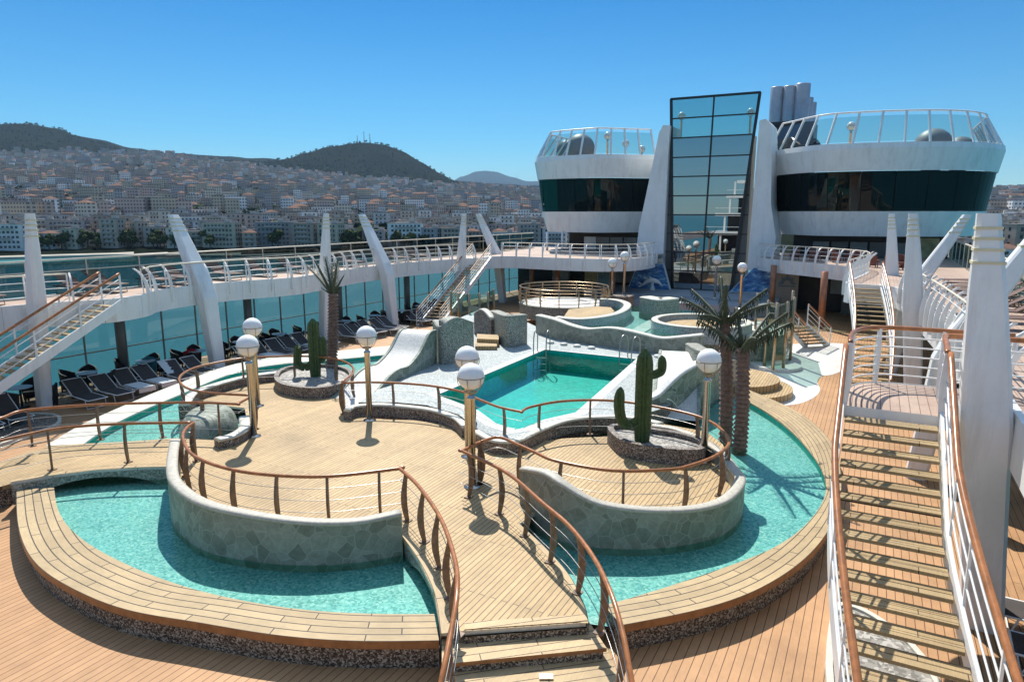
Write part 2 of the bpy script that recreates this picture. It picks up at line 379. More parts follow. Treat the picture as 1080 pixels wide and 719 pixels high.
def updeck(nm, edge, outer):
    b = MB(); loop = list(edge)+[Vector(p+(UZ,)) for p in outer]
    b.poly(loop, UZ); struct(b.build(nm, updeckM))
    b = MB(); b.poly(loop, UZ-.28); struct(b.build('deck_ceiling', ceilM))
updeck('upper_deck', LEFT_IN, [(-14.5, 58), (XO, 58), (XO, -20)])
updeck('upper_deck', RIGHT_IN+RIGHT_IN2[1:], [(XR, -20), (XR, 58), (-7.5, 58)])
def fascia(edge, label, zt=UZ+.03, zb=2.86, th=.12, nm='deck_fascia', grooves=1.55, side=1):
    t = thing(nm, label, 'deck edge', tuple(edge[0]))
    n = int(plen(edge)/grooves)+1; pts = resample(edge, n*4+1)
    for k in range(n):                       # separate panels with a thin shadow joint
        seg = pts[k*4:k*4+5]
        if k and len(seg) > 1: seg[0] = seg[0].lerp(seg[1], .04)
        o = offset(seg, side*.06); i = offset(seg, side*(.06-th)); b = MB()
        b.strip([Vector((p.x, p.y, zb)) for p in o], [Vector((p.x, p.y, zt)) for p in o])
        b.strip([Vector((p.x, p.y, zt)) for p in o], [Vector((p.x, p.y, zt)) for p in i])
        b.strip([Vector((p.x, p.y, zt)) for p in i], [Vector((p.x, p.y, zb)) for p in i])
        b.strip([Vector((p.x, p.y, zb)) for p in i], [Vector((p.x, p.y, zb)) for p in o])
        b.add([(p.x, p.y, z) for p in (o[0], i[0]) for z in (zb, zt)], [(0, 1, 3, 2)]); b.add([(p.x, p.y, z) for p in (o[-1], i[-1]) for z in (zb, zt)], [(0, 1, 3, 2)])
        b.build('panel', white, t)
    return t
fascia(LEFT_IN, 'long wavy white fascia under the left and aft upper deck', side=1)
fascia(RIGHT_IN, 'curved white fascia under the right balcony and walkway', side=1)
fascia(RIGHT_IN2, 'straight white deck edge beside the near stair landing', side=1)

# ------------------------------------------------------------------ generic railings
def post_blade(p, h, nrm, w=.105, t=.05, bow=.07):
    b = MB(); tan = Vector((-nrm.y, nrm.x, 0)); N = 7; vs = []
    for i in range(N):
        s = i/(N-1); c = Vector((p.x, p.y, p.z+h*s))+nrm*(bow*math.sin(math.pi*s))
        ww = w*(.62+.5*math.sin(math.pi*min(1, s*1.1)))
        for a, e in ((-1, -1), (1, -1), (1, 1), (-1, 1)): vs.append(c+nrm*(a*ww/2)+tan*(e*t/2))
    fs = [(i*4+k, i*4+(k+1) % 4, i*4+4+(k+1) % 4, i*4+4+k) for i in range(N-1) for k in range(4)]+[(3, 2, 1, 0), tuple((N-1)*4+k for k in range(4))]
    return b.add(vs, fs)
def railing(label, top, h=1.0, gap=1.3, wires=3, closed=False, rail_m=None, post_m=None, wire_m=None, r=.037, group=None, posts=None, bow=.07, side=1, nsm=6, nm='wooden_railing', white_fins=False, wr=.007, foot=True, hs=None):
    rail_m = rail_m or railW; post_m = post_m or postW; wire_m = wire_m or wireM
    path = smooth(top, nsm, closed)
    if closed: path = path+[path[0]]
    t = thing(nm, label, 'railing', tuple(path[0]-Vector((0, 0, h))), group)
    L = plen(path); n = max(2, int(round(L/gap))+1); pts = resample(path, n)
    P = list(path[:-1]) if closed else path
    MB().tube(P, r, 8, closed=closed).build('handrail', rail_m, t)
    for k in range(wires):
        z = h*(k+1)/(wires+1)
        MB().tube([p-Vector((0, 0, h-z)) for p in P], wr, 5, closed=closed).build('wire' if wr < .012 else 'rail_bar', wire_m, t)
    nn = normals2(pts, False)
    for i, p in enumerate(pts):
        if closed and i == n-1: break
        q = p-Vector((0, 0, h))
        if white_fins:                        # upright bar with a slanting curved fin leaning into the deck
            b = MB(); b.bar(q-nn[i]*side*.02, p-nn[i]*side*.06, .05, .035, up=nn[i])
            a = nn[i]*side; cv = [q+a*.10+Vector((0, 0, -.55)), q+a*.12, q+a*.06+Vector((0, 0, .45)), q-a*.10+Vector((0, 0, .8)), p-a*.34+Vector((0, 0, .02))]
            cv = smooth(cv, 4); tan = Vector((-a.y, a.x, 0))
            vs = []
            for j, c in enumerate(cv):
                ww = .16*(1-.5*j/(len(cv)-1)); c = c+tan*.11
                for s1, s2 in ((-1, -1), (1, -1), (1, 1), (-1, 1)): vs.append(c+a*(s1*ww/2)+tan*(s2*.03))
            b.add(vs, [(j*4+k, j*4+(k+1) % 4, j*4+4+(k+1) % 4, j*4+4+k) for j in range(len(cv)-1) for k in range(4)]+[(3, 2, 1, 0)])
        else:
            b = post_blade(q, h, nn[i]*side, bow=bow)
            if foot: b.box(q+Vector((0, 0, .012)), (.15, .15, .02))
        b.build('post', post_m, t)
    return t
# ------------------------------------------------------------------ POOL COMPLEX
PZ = .70; SZ = .95; RZ = .50; WZ = .40; FZ = .26
ringO_L = [(17, 516), (19, 557), (37, 595), (83, 624), (137, 645), (200, 654), (277, 668), (365, 676), (463, 675)]
ringI_L = [(57, 514), (62, 541), (83, 566), (125, 591), (187, 616), (250, 632), (321, 643), (393, 647), (458, 647)]
ringO_R = [(655, 659), (721, 647), (780, 632), (825, 608), (858, 582), (882, 545), (888, 508), (880, 470), (860, 447), (835, 430), (790, 411)]
ringI_R = [(637, 638), (681, 626), (721, 613), (761, 599), (813, 580), (847, 557), (870, 527), (872, 510), (866, 492), (850, 470), (830, 450), (805, 432), (783, 420)]
def rim(label, O, I, mTop, nm, n=70, zt=RZ, face=True, band=.13):
    def fair(q):
        for _ in range(14): q = [q[0]]+[(a+c)*.25+b_*.5 for a, b_, c in zip(q, q[1:], q[2:])]+[q[-1]]
        return q
    O = fair(resample(smooth(us(O, zt)), n)); I = fair(resample(smooth(us(I, zt)), n))
    t = thing(nm, label, 'pool rim', (O[0].x, O[0].y, 0))
    b = MB(); b.strip(O, I); 
    b.strip([Vector((p.x, p.y, zt-.05)) for p in I], I)
    b.build('coping', mTop, t)
    dz = Vector((0, 0, band)); out = offset(O, .012 if True else 0)
    b = MB(); b.strip([p-dz-Vector((0, 0, .004)) for p in O], [p-Vector((0, 0, .004)) for p in O], uvy=band)
    if face: b.build('edge_board', boardM, t)
    s = 1 if (normals2(O)[n//2].dot(O[n//2]-I[n//2]) > 0) else -1
    Oi = offset(O, -.07*s); b = MB()
    b.strip([Vector((p.x, p.y, -.02)) for p in Oi], [Vector((p.x, p.y, zt-band-.004)) for p in Oi])
    b.strip([Vector((p.x, p.y, zt-band-.006)) for p in Oi], [Vector((p.x, p.y, zt-band-.006)) for p in O])
    b.build('pebble_wall', pebB if face else pebG, t)
    Ii = offset(I, .02*s); b = MB(); b.strip([Vector((p.x, p.y, .05)) for p in Ii], [Vector((p.x, p.y, zt-.05)) for p in Ii]); b.build('inner_wall', poolT, t)
    b = MB()
    for e in (0, -1): b.add([(O[e].x, O[e].y, -.02), (I[e].x, I[e].y, -.02), (I[e].x, I[e].y, zt-.01), (O[e].x, O[e].y, zt-.01)], [(0, 1, 2, 3)])
    b.build('end_wall', pebB, t)
    return O, I
OL, IL = rim('curved teak rim of the pool, left of the front steps', ringO_L, ringI_L, rimM, 'pool_parapet')
OR, IR = rim('curved teak rim of the pool, right of the front steps by the near stair', ringO_R, ringI_R, rimM, 'pool_parapet')
chO = [(48, 470), (80, 450), (125, 430), (188, 404), (262, 380), (356, 370), (428, 363), (462, 358)]
chI = [(88, 468), (104, 456), (133, 440), (180, 420), (264, 388), (364, 378), (434, 371), (456, 368)]
CO, CI = rim('pale stone rim of the water channel beside the left sun loungers', chO, chI, capPale, 'pool_parapet', zt=RZ, face=False, band=.06)

left_w = [U(485, 655, .5)]+[p.lerp(q, .4) for p, q in zip(IL, OL)][::-1]+[p.lerp(q, .4) for p, q in zip(CI, CO)]+us([(470, 372), (420, 412), (362, 425), (300, 440), (300, 545), (440, 560), (478, 600)], .5)
right_w = [p.lerp(q, .4) for p, q in zip(IR, OR)]+us([(770, 412), (735, 405), (690, 412), (640, 450), (560, 500), (520, 520)], .5)+[Vector((-4.6, 9.2, 0))]
for nm, pl in (('left', left_w), ('right', right_w)):
    struct(MB().poly(pl, FZ).build('pool_floor', floorT)); struct(MB().poly(pl, WZ).build('water', waterM))

# teak platform ----------------------------------------------------
pp = us([(618, 656), (490, 665), (465, 666), (458, 624), (442, 591), (425, 566)], PZ)
pp += us([(421, 581), (377, 589), (321, 592), (262, 586), (216, 574), (190, 552), (184, 535), (186, 512)], WZ)
pp += us([(184, 492), (145, 493), (100, 495.7), (55.6, 501), (11, 508.6), (48, 471), (87, 468), (133, 465.6), (185, 462)], PZ)
pp += us([(231, 464), (263, 455), (258, 430), (205, 424), (232, 412), (290, 399), (330, 387), (372, 396), (366, 412), (363, 436), (384, 440), (406, 442), (437, 443), (464, 447), (487, 454), (504, 457), (521, 466), (562, 466), (596, 462), (640, 460)], PZ)
pp += us([(700, 447), (745, 455), (762, 468), (770, 484)], PZ)
pp += us([(780, 530), (774, 549), (758, 562), (727, 571), (677, 576), (627, 574), (590, 567), (566, 553)], WZ)
pp += us([(548, 552), (577, 579), (601, 607), (617, 639)], PZ)
b = MB(); b.prism(pp, PZ-.07, PZ, sm=1); struct(b.build('teak_platform', [teakM, capPale]))
# light edging boards of the front bridge
def edge_strip(pts, nm, wd=.12, z=PZ, m=None):
    p = resample(smooth(us(pts, z)), 24); q = offset(p, wd)
    b = MB(); b.strip([a+Vector((0, 0, .006)) for a in p], [a+Vector((0, 0, .006)) for a in q]); b.strip([Vector((a.x, a.y, z-.12)) for a in p], [a+Vector((0, 0, .006)) for a in p])
    b.strip([a+Vector((0, 0, .006)) for a in q], [Vector((a.x, a.y, z-.12)) for a in q]); return b.build(nm, m or rimM)
struct(edge_strip([(465, 668), (458, 625), (442, 591), (424, 565)], 'bridge_kerb'))
struct(edge_strip([(548, 552), (577, 579), (601, 607), (617, 639), (621, 657)], 'bridge_kerb'))

struct(edge_strip([(184, 492), (145, 493), (100, 495.7), (55.6, 501), (11, 508.6)], 'bridge_kerb'))
struct(edge_strip([(48, 471), (87, 468), (133, 465.6), (185, 462)], 'bridge_kerb'))
def wall(label, base, ztop, z0, th, mS, mT, nm='low_wall', cat='wall', closed=False, cap=.05, n=None, top_over=.0, sm=6, group=None, end_caps=True):
    """wall along a polyline; ztop a number or one height per base point; thickness to the left of travel"""
    N = len(base); zs = ztop if isinstance(ztop, (list, tuple)) else [ztop]*N
    pts = smooth([Vector((p[0], p[1], z)) for p, z in zip(base, zs)], sm, closed)
    if closed: pts = pts+[pts[0]]
    o = pts; i = offset(pts, -th)
    t = thing(nm, label, cat, (pts[0].x, pts[0].y, z0), group)
    b = MB(); g = lambda q, z: [Vector((p.x, p.y, z)) for p in q]
    dn = lambda q: [p-Vector((0, 0, cap)) for p in q]
    b.strip(g(o, z0), dn(o), smooth=True); b.strip(dn(i), g(i, z0), smooth=True)
    if not closed:
        for e in (0, -1): b.add([(o[e].x, o[e].y, z0), (i[e].x, i[e].y, z0), tuple(dn([i[e]])[0]), tuple(dn([o[e]])[0])], [(0, 1, 2, 3)])
    b.build('facing', mS, t)
    o2 = offset(o, top_over+.012); i2 = offset(o, -th-top_over-.012); b = MB()
    lift = cap*.45; m1 = offset(o, -th*.18); m2 = offset(o, -th*.82)
    up_ = lambda q: [p+Vector((0, 0, lift)) for p in q]
    b.strip(dn(o2), o2, smooth=True); b.strip(o2, up_(m1), smooth=True); b.strip(up_(m1), up_(m2), smooth=True); b.strip(up_(m2), i2, smooth=True); b.strip(i2, dn(i2), smooth=True); b.strip(dn(i2), dn(o2))
    if not closed:
        for e in (0, -1): b.add([dn([o2[e]])[0], o2[e], up_([m1[e]])[0], up_([m2[e]])[0], i2[e], dn([i2[e]])[0]], [(0, 1, 2, 3, 4, 5)])
    b.build('cap', mT, t, weld=True)
    return t
wl = us([(183, 500), (180, 535), (185, 556), (212, 579), (260, 591), (321, 596), (377, 593), (425, 585)], WZ)
wall('long grey green stone wall in the left water, below the curved railing', wl, [1.30, 1.38, 1.36, 1.36, 1.32, 1.25, 1.2, 1.24], .1, .21, marble, stoneCap)
wr = us([(548, 545), (572, 560), (590, 570), (627, 577), (677, 579), (727, 574), (760, 565), (777, 552), (784, 537)], WZ)+us([(779, 494), (762, 474), (740, 461), (715, 451), (690, 446)], 1.05)
wall('wavy green stone wall around the right round terrace', wr, [1.50, 1.66, 1.60, 1.32, 1.20, 1.12, 1.1, 1.1, 1.1, 1.06, 1.05, 1.05, 1.05, 1.02], .1, .21, marble, stoneCap)
# bridge side facings (left bridge with arch, front bridge sides)
def arch_side(label, pts_px, z, mS, rise=.26):
    p = resample(smooth(us(pts_px, z)), 25); b = MB()
    lo = []
    for k, a in enumerate(p):
        s = k/24; e = max(0, 1-((s-.5)/.40)**2) if abs(s-.5) < .4 else 0
        lo.append(Vector((a.x, a.y, .15+(z-.18-.15)*e**.5)))
    for off in (0, -.14):
        q = offset(p, off); l = [Vector((a.x, a.y, c.z)) for a, c in zip(q, lo)]
        b.strip(l, [Vector((a.x, a.y, z-.06)) for a in q])
    b.strip([Vector((a.x, a.y, c.z)) for a, c in zip(offset(p, -.14), lo)], lo)
    return tag(b.build('arch_wall', mS), label, 'bridge side')
arch_side('pebble faced arch under the front edge of the left footbridge', [(11, 509), (55.6, 501.5), (100, 496), (145, 493.5), (184, 492.5)], PZ, pebG)
arch_side('pebble faced arch under the rear edge of the left footbridge', [(190, 462), (133, 465.6), (87, 468), (48, 471)], PZ, pebG)
arch_side('pebble faced arch under the left edge of the front footbridge', [(425, 566), (442, 591), (458, 624), (465, 664)], PZ, pebG)
arch_side('pebble faced arch under the right edge of the front footbridge', [(619, 655), (617, 639), (601, 607), (577, 579), (548, 552)], PZ, pebG)
# left foot of the bridge (lower step running out of frame)
st = us([(11, 510), (48, 472.5), (30, 475), (-30, 500), (-60, 530)], .52); b = MB(); b.prism([Vector((p.x, p.y, 0)) for p in st], .42, .52); struct(b.build('bridge_step', teakM))
b = MB(); b.prism(offset(us([(11, 510), (48, 472.5), (30, 475), (-30, 500), (-60, 530)], .52), 0), 0, .418); struct(b.build('bridge_step_base', pebB))

# front steps
def step(pts, z, nm='front_step'):
    p = us(pts, z); b = MB(); b.prism(p, z-.06, z, sm=1); s = struct(b.build(nm, [stepM, boardM]))
    c = sum(p, Vector())/len(p); q = [Vector((c.x+(v.x-c.x)*.965, c.y+(v.y-c.y)*.93, 0)) for v in p]
    b = MB(); b.side(q, 0, z-.062); struct(b.build('step_riser', pebB))
step([(466, 665), (621, 655), (640, 683), (466, 700)], .52)
step([(466, 700), (640, 683), (655, 718), (466, 736)], .345)
step([(466, 735), (655, 717), (668, 757), (464, 775)], .17)
b = MB(); b.prism([U(490, 664, PZ), U(620, 655, PZ), U(618, 648, PZ), U(490, 656, PZ)], PZ, PZ+.012, sm=1); struct(b.build('step_nosing', [stepM, boardM]))
b = MB(); p = us([(489, 667), (621, 657)], PZ); b.strip([Vector((v.x, v.y, .42)) for v in p], [Vector((v.x, v.y, .63)) for v in p]); struct(b.build('step_riser', pebB))
b = MB(); c = U(576, 713, .36); b.box(c+Vector((0, 0, .006)), (.2, .12, .012), rz=R(28)); tag(b.build('drain_plate', steel), 'small grey metal plate set in the lower front step', 'metal plate')

# pool surround with the main pool ---------------------------------
pool_px = [(575, 369), (671, 379), (607, 435.5), (574, 443), (555, 451), (544, 454), (523, 447), (504, 433), (461, 417)]
pool = us(pool_px, SZ-.02)
sur_px = [(378, 424), (417, 424), (450, 427), (484, 437), (500, 450), (521, 463), (546, 464), (562, 454), (596, 442), (640, 438), (665, 441), (700, 430), (745, 408), (766, 396), (760, 372), (720, 371), (650, 364), (600, 352), (565, 344), (535, 330), (502, 328), (478, 338), (452, 357), (430, 388), (400, 410)]
sur = us(sur_px, SZ)
struct(MB().poly(sur, SZ, [pool]).build('pool_surround', pebL))
wt = [Vector((p.x, p.y, 0)) for p in pool]; cc = sum(wt, Vector())/len(wt)
struct(MB().poly(offset(pool, .35, True), SZ+.004, [pool]).build('pool_edge', pebW) if offset(pool, .35, True)[0].y > pool[0].y else MB().poly(offset(pool, -.35, True), SZ+.004, [pool]).build('pool_edge', pebW))
b = MB(); b.side(pool, .05, SZ-.01); struct(b.build('pool_wall', poolT)); struct(MB().poly(pool, .05).build('pool_floor', poolT))
struct(MB().poly(pool, SZ-.12).build('water', poolW))
b = MB(); b.side(offset(sur, 0), 0, SZ-.002); tag(b.build('surround_wall', pebR), 'pebble wall below the edge of the pool surround', 'wall')
# curb walls in front of the pool
wall('low curved pebble curb between the teak floor and the pool, left bay', us([(362, 433), (372, 428), (400, 426), (430, 428), (460, 432), (484, 440), (496, 450)], PZ+.28), SZ+.06, PZ-.05, -.25, pebR, capPale, 'pool_curb')
wall('low curved pebble curb between the round terrace and the pool, right bay', us([(506, 455), (524, 464), (543, 464), (562, 455), (596, 443), (640, 439), (672, 441), (700, 447)], PZ+.28), SZ+.08, PZ-.05, -.25, pebR, capPale, 'pool_curb')
wall('low pebble curb behind the lamps at the left edge of the teak floor', us([(188, 430), (200, 416), (232, 405), (262, 398), (292, 394)], PZ+.2), 1.0, .1, -.35, pebR, capPale, 'pool_curb')
# stone mound beside the left bridge
def mound(label, cpx, z, rx, ry, h, m, rot=0):
    c = U(cpx[0], cpx[1], z); b = MB(); n = 28; pr = []
    for i in range(9):
        a = i/8*math.pi/2; pr.append((math.cos(a)**.45, math.sin(a)**.8))
    vs = []
    for r_, hh in pr:
        for k in range(n):
            an = 2*math.pi*k/n; x = rx*r_*math.cos(an); y = ry*r_*math.sin(an)
            vs.append((c.x+x*math.cos(rot)-y*math.sin(rot), c.y+x*math.sin(rot)+y*math.cos(rot), z+h*hh))
    b.add(vs, [(i*n+k, i*n+(k+1) % n, i*n+n+(k+1) % n, i*n+n+k) for i in range(8) for k in range(n)]+[tuple(8*n+k for k in range(n))], smooth=True)
    return tag(b.build('stone_mound', m), label, 'rock')
mound('rounded grey green stone mound at the end of the left bridge', (222, 466), .1, 1.3, .8, 1.02, marbleS, R(-50))
wall('short pebble curb curling past the foot of the left lamp', us([(231, 466), (250, 461), (264, 452), (264, 440)], PZ+.2), .95, .3, .3, pebR, capPale, 'pool_curb')

# planters
def planter(label, px, z, zt, mS=pebR, th=.16, nsm=5):
    base = smooth(us(px, zt), nsm, True)
    A = sum(a.x*b_.y-b_.x*a.y for a, b_ in zip(base, base[1:]+base[:1]))
    if A < 0: base.reverse()
    t = thing('planter', label, 'planter', (sum(p.x for p in base)/len(base), sum(p.y for p in base)/len(base), z))
    i = offset(base, -th, True); b = MB(); b.side(base, z, zt); n = len(base)
    b.strip(base+[base[0]], i+[i[0]]); b.side([Vector((p.x, p.y, 0)) for p in i][::-1], z, zt); b.build('basin', mS, t)
    MB().poly([Vector((p.x, p.y, 0)) for p in i], zt-.12).build('gravel', gravelM, t)
    return t
planter('round pebble planter with the left cactus', [(289, 396), (298, 405), (331, 409), (360, 404), (373, 394), (362, 386), (331, 383), (300, 387)], PZ-.02, 1.08)
planter('kidney shaped pebble planter with the right cactus inside the round terrace', [(641, 449), (650, 461), (670, 468), (697, 472), (724, 474), (743, 472), (742, 463), (716, 455), (684, 450), (660, 446)], PZ-.02, 1.12)
# ================================================================== railings round the pool
HR = PZ+1.0
railing('curved wooden railing on top of the long left stone wall and down the front footbridge', us([(204, 446), (196, 452), (193, 462), (204, 480), (240, 494), (289, 501), (349, 502), (421, 494)], HR)+us([(421.5, 494), (441, 512), (465, 547), (480, 591), (482, 625)], HR)+[U(476, 665, 1.52), U(468, 705, 1.36), U(462, 735, 1.2)], gap=1.02, side=1)
railing('wooden railing along the front edge of the left footbridge', us([(-40, 474), (0, 464.5), (53, 453), (89, 449), (122, 447), (160, 446), (204, 445.5)], HR), gap=1.9)
railing('wooden railing along the rear edge of the left footbridge', us([(-40, 450), (0, 441), (24, 433), (78, 428), (131, 425.6), (180, 424.5), (214, 424.5), (250, 426)], HR)+us([(251, 425.5), (267, 417)], HR), gap=1.55)
railing('wooden railing looping behind the left lamps to the cactus planter', us([(267, 417), (219, 414), (197, 409), (189, 401), (193, 394), (208, 387), (236, 381), (264, 377), (311, 375.5), (345, 377), (367, 383), (373, 392), (361, 403)], HR), gap=1.75)
railing('wooden railing in front of the pool, from the left cactus planter to the palm trees', us([(361, 403.5), (392, 403), (423, 404), (456, 407), (487, 413), (505, 421), (526, 429), (549, 434)], HR)+us([(550, 434), (560, 429), (593, 423), (637, 422), (676, 426), (726, 436), (752, 446), (766, 458)], HR), gap=1.55, side=-1)
railing('round wooden railing of the terrace with the right cactus', us([(766, 458), (769, 465), (766, 472), (752, 482), (727, 491), (705, 495), (645, 496), (587, 486), (565, 477), (547, 469), (526, 461), (506, 466)], HR), gap=1.35, side=-1)
railing('wooden railing down the right side of the front footbridge and steps', us([(506, 466), (488, 475)], HR)+us([(488.5, 476), (534, 498), (572, 530), (601, 555), (627, 589), (645, 627)], HR)+[U(657, 668, 1.55), U(664, 705, 1.38), U(670, 740, 1.2)], gap=1.12, side=-1)

# ------------------------------------------------------------------ lamps
def lamp_proto():
    t = thing('deck_lamp', '', 'lamp')
    MB().lathe([(.19, 0), (.19, .02), (.10, .03), (.09, .05)], n=16).build('base_plate', steel, t)
    p = MB().lathe([(.085, .04), (.085, 2.05), (.10, 2.06), (.10, 2.10), (.055, 2.14), (.055, 2.2)], n=14).build('pole', steel, t)
    MB().ball((0, 0, 2.57), .30, 20, 12).build('globe', globeM, t)
    b = MB(); ring = lambda r, z: [Vector((r*math.cos(a*math.pi/10), r*math.sin(a*math.pi/10), z)) for a in range(20)]
    b.tube(ring(.306, 2.56), .010, 6, closed=True); b.tube(ring(.12, 2.22), .02, 6, closed=True)
    for k in range(6):
        a = k*math.pi/3
        b.tube([Vector((r*math.cos(a), r*math.sin(a), z)) for r, z in ((.10, 2.2), (.22, 2.30), (.30, 2.44), (.306, 2.56))], .008, 5)
    b.build('cage', bronze, t); return Proto(t)
LP = lamp_proto(); LG = 'globe lamps on steel posts around the pool'
for (x, y, z), l in (((268, 460, PZ), 'globe lamp beside the left footbridge railing, front one of the left pair'),
        ((272, 428, PZ), 'globe lamp beside the left footbridge, rear one of the left pair'),
        ((390, 443, PZ), 'globe lamp on the teak floor in front of the slide, right of the left cactus'),
        ((498, 513, PZ), 'globe lamp at the middle of the teak floor, front one of the middle pair'),
        ((494, 481, PZ), 'globe lamp in the middle in front of the pool, rear one of the middle pair'),
        ((742, 486, PZ), 'globe lamp on the round terrace beside the near palm trees')):
    LP.put(U(x, y, z), random.Random(x).random()*6, l, LG)
for (x, y, Y), l in (((646, 277, 42.7), 'small far globe lamp on the stone block, left of its pair'), ((659, 270, 43.0), 'small far globe lamp on the stone block, right of its pair'),
        ((756, 274, 47), 'small far globe lamp in front of the glass tower'), ((783, 282, 44), 'small far globe lamp in front of the right sea mural')):
    p = UY(x, y, Y); LP.put((p.x, p.y, p.z-2.57), 0, l, LG)

# ------------------------------------------------------------------ cacti
def cactus(label, px, z, H, r, arms):
    base = U(px[0], px[1], z); t = thing('cactus', label, 'cactus', base); rr = Vector((_r.x, _r.y, 0))
    def limb(path, rad):
        path = smooth([base+rr*a+Vector((0, 0, h)) for a, h in path], 6); N = len(path); b = MB(); n = 22; vs = []
        for i, p in enumerate(path):
            d = (path[min(N-1, i+1)]-path[max(0, i-1)]).normalized(); x = d.orthogonal().normalized() if abs(d.z) < .99 else rr
            x = (rr-d*rr.dot(d)); x = x.normalized() if x.length > .1 else Vector((0, 0, 1)); y = d.cross(x)
            s = i/(N-1); e = rad*(1 if s < .82 else max(.12, math.sqrt(max(0, 1-((s-.82)/.18)**2))))*(.86+.14*min(1, s*5))
            for k in range(n):
                a = 2*math.pi*k/n; q = e*(1.13 if k % 2 == 0 else .72); vs.append(p+(x*math.cos(a)+y*math.sin(a))*q)
        b.add(vs, [(i*n+k, i*n+(k+1) % n, i*n+n+(k+1) % n, i*n+n+k) for i in range(N-1) for k in range(n)]+[tuple((N-1)*n+k for k in range(n))]); return b
    limb([(0, 0), (0, H*.5), (0, H)], r).build('stem', cactusM, t)
    for pth, rad in arms: limb(pth, rad).build('arm', cactusM, t)
cactus('tall cactus with upturned left arm in the round planter, below the left palm', (333, 397), .95, 2.15, .19, [([(0, .55), (-.35, .35), (-.62, .5), (-.58, 1.0), (-.5, 1.1)], .13), ([(.1, .6), (.3, .7), (.34, 1.1), (.32, 1.5)], .11)])
cactus('taller cactus with low left arm and short high right arm, in the right planter', (677, 467), .95, 2.5, .195, [([(0, .72), (-.26, .50), (-.52, .58), (-.62, 1.0), (-.59, 1.5)], .125), ([(.1, 1.78), (.32, 1.84), (.44, 1.95), (.43, 2.32)], .10)])

# ------------------------------------------------------------------ palms
def palm(label, basept, toppt, r0, r1, fronds, hang=True, seed=1, lw=.28):
    rnd = random.Random(seed); t = thing('palm_tree', label, 'palm tree', basept)
    A, B = Vector(basept), Vector(toppt); N = 25; b = MB(); n = 14
    prof = []
    for i in range(N):
        s = i/(N-1); r = r0+(r1-r0)*s; c = A.lerp(B, s)+Vector((.05*math.sin(s*3), 0, 0))
        prof.append((c, r*1.24)); prof.append((c+Vector((0, 0, (B.z-A.z)/N*.8)), r*.86))
    vs = [c+Vector((q*math.cos(2*math.pi*k/n), q*math.sin(2*math.pi*k/n), 0)) for c, q in prof for k in range(n)]
    b.add(vs, [(i*n+k, i*n+(k+1) % n, i*n+n+(k+1) % n, i*n+n+k) for i in range(len(prof)-1) for k in range(n)]+[tuple((len(prof)-1)*n+k for k in range(n))])
    b.build('trunk', trunkM, t)
    for az, el, L, droop in fronds:
        d = Vector((math.cos(az), math.sin(az), 0)); b = MB(); M_ = 19; sp = []
        for i in range(M_+1):
            s = i/M_; sp.append(B+d*(L*s*math.cos(el))+Vector((0, 0, L*s*math.sin(el)-droop*L*s*s)))
        b.tube(sp, .03, 5, rs=[.075*(1-.7*i/M_) for i in range(M_+1)])
        tn = Vector((-d.y, d.x, 0))
        for i in range(1, M_+1):
            s = i/M_; p = sp[i]; tg = (sp[i]-sp[i-1]).normalized(); nv = tn.cross(tg)
            if nv.z < 0: nv = -nv
            for sg in (-1, 1):
                ln = lw*(.5+.65*math.sin(math.pi*min(1, s*.85+.12)))*rnd.uniform(.75, 1.2)
                if hang: dr = (tn*sg*rnd.uniform(.12, .5)+tg*rnd.uniform(-.05, .35)+Vector((0, 0, -1))*rnd.uniform(.7, 1.1)).normalized()
                else: dr = (tn*sg*rnd.uniform(.45, .75)+tg*rnd.uniform(.5, .9)+Vector((0, 0, .25))*rnd.uniform(.5, 1.4)).normalized()
                w_ = tg*.020; m1 = p+dr*ln*.5+tn*sg*.02; e = p+dr*ln+Vector((0, 0, -.02))
                b.add([p-w_*.6, p+w_*.6, m1+w_, e, m1-w_], [(0, 1, 2, 3, 4)])
        b.build('frond', frondM, t)
    # short stub leaves closing the crown
    b = MB()
    for k in range(26):
        a = rnd.uniform(0, 6.28); e = rnd.uniform(.6, 1.4); d = Vector((math.cos(a)*math.cos(e), math.sin(a)*math.cos(e), math.sin(e)))*rnd.uniform(.25, .55)
        s_ = d.orthogonal().normalized()*.04; b.add([B-s_, B+s_, B+d+s_*.3, B+d-s_*.3], [(0, 1, 2, 3)])
    b.build('crown_heart', frondM, t)
def fr(base, top, ends, Y=None):
    out = []
    for ex, ey, droop, dep in ends:              # frond tips as measured, with a depth step away from or towards the pool
        p = UY(ex, ey, top.y+dep); d = p-top; Lh = math.hypot(d.x, d.y); L = d.length*1.02
        out.append((math.atan2(d.y, d.x), math.atan2(d.z+droop*L, Lh), L, droop))
    return out
bp1 = U(765, 474, .1); tp1 = UY(764, 343, bp1.y+.1); bp2 = U(779, 484, .1); tp2 = UY(783, 370, bp2.y+.1)
palm('left tree of the two near palms standing in the right water, the taller one', bp1, tp1, .18, .155, fr(bp1, tp1, [(716, 312, .12, .1), (728, 303, .12, .9), (760, 288, .1, 1.0), (766, 292, .2, -1.6), (812, 302, .10, -.3), (815, 318, .22, 1.2), (735, 330, .3, -1.2)]), seed=3)
palm('right tree of the two near palms standing in the right water, the shorter one', bp2, tp2, .18, .155, fr(bp2, tp2, [(734, 336, .12, .1), (752, 340, .2, 1.2), (776, 322, .08, .9), (834, 326, .12, -.2), (838, 338, .14, .7), (812, 330, .05, 1.2), (800, 352, .3, -1.5)]), seed=4)
bp3 = U(349, 391, .75); tp3 = UY(351, 312, bp3.y)
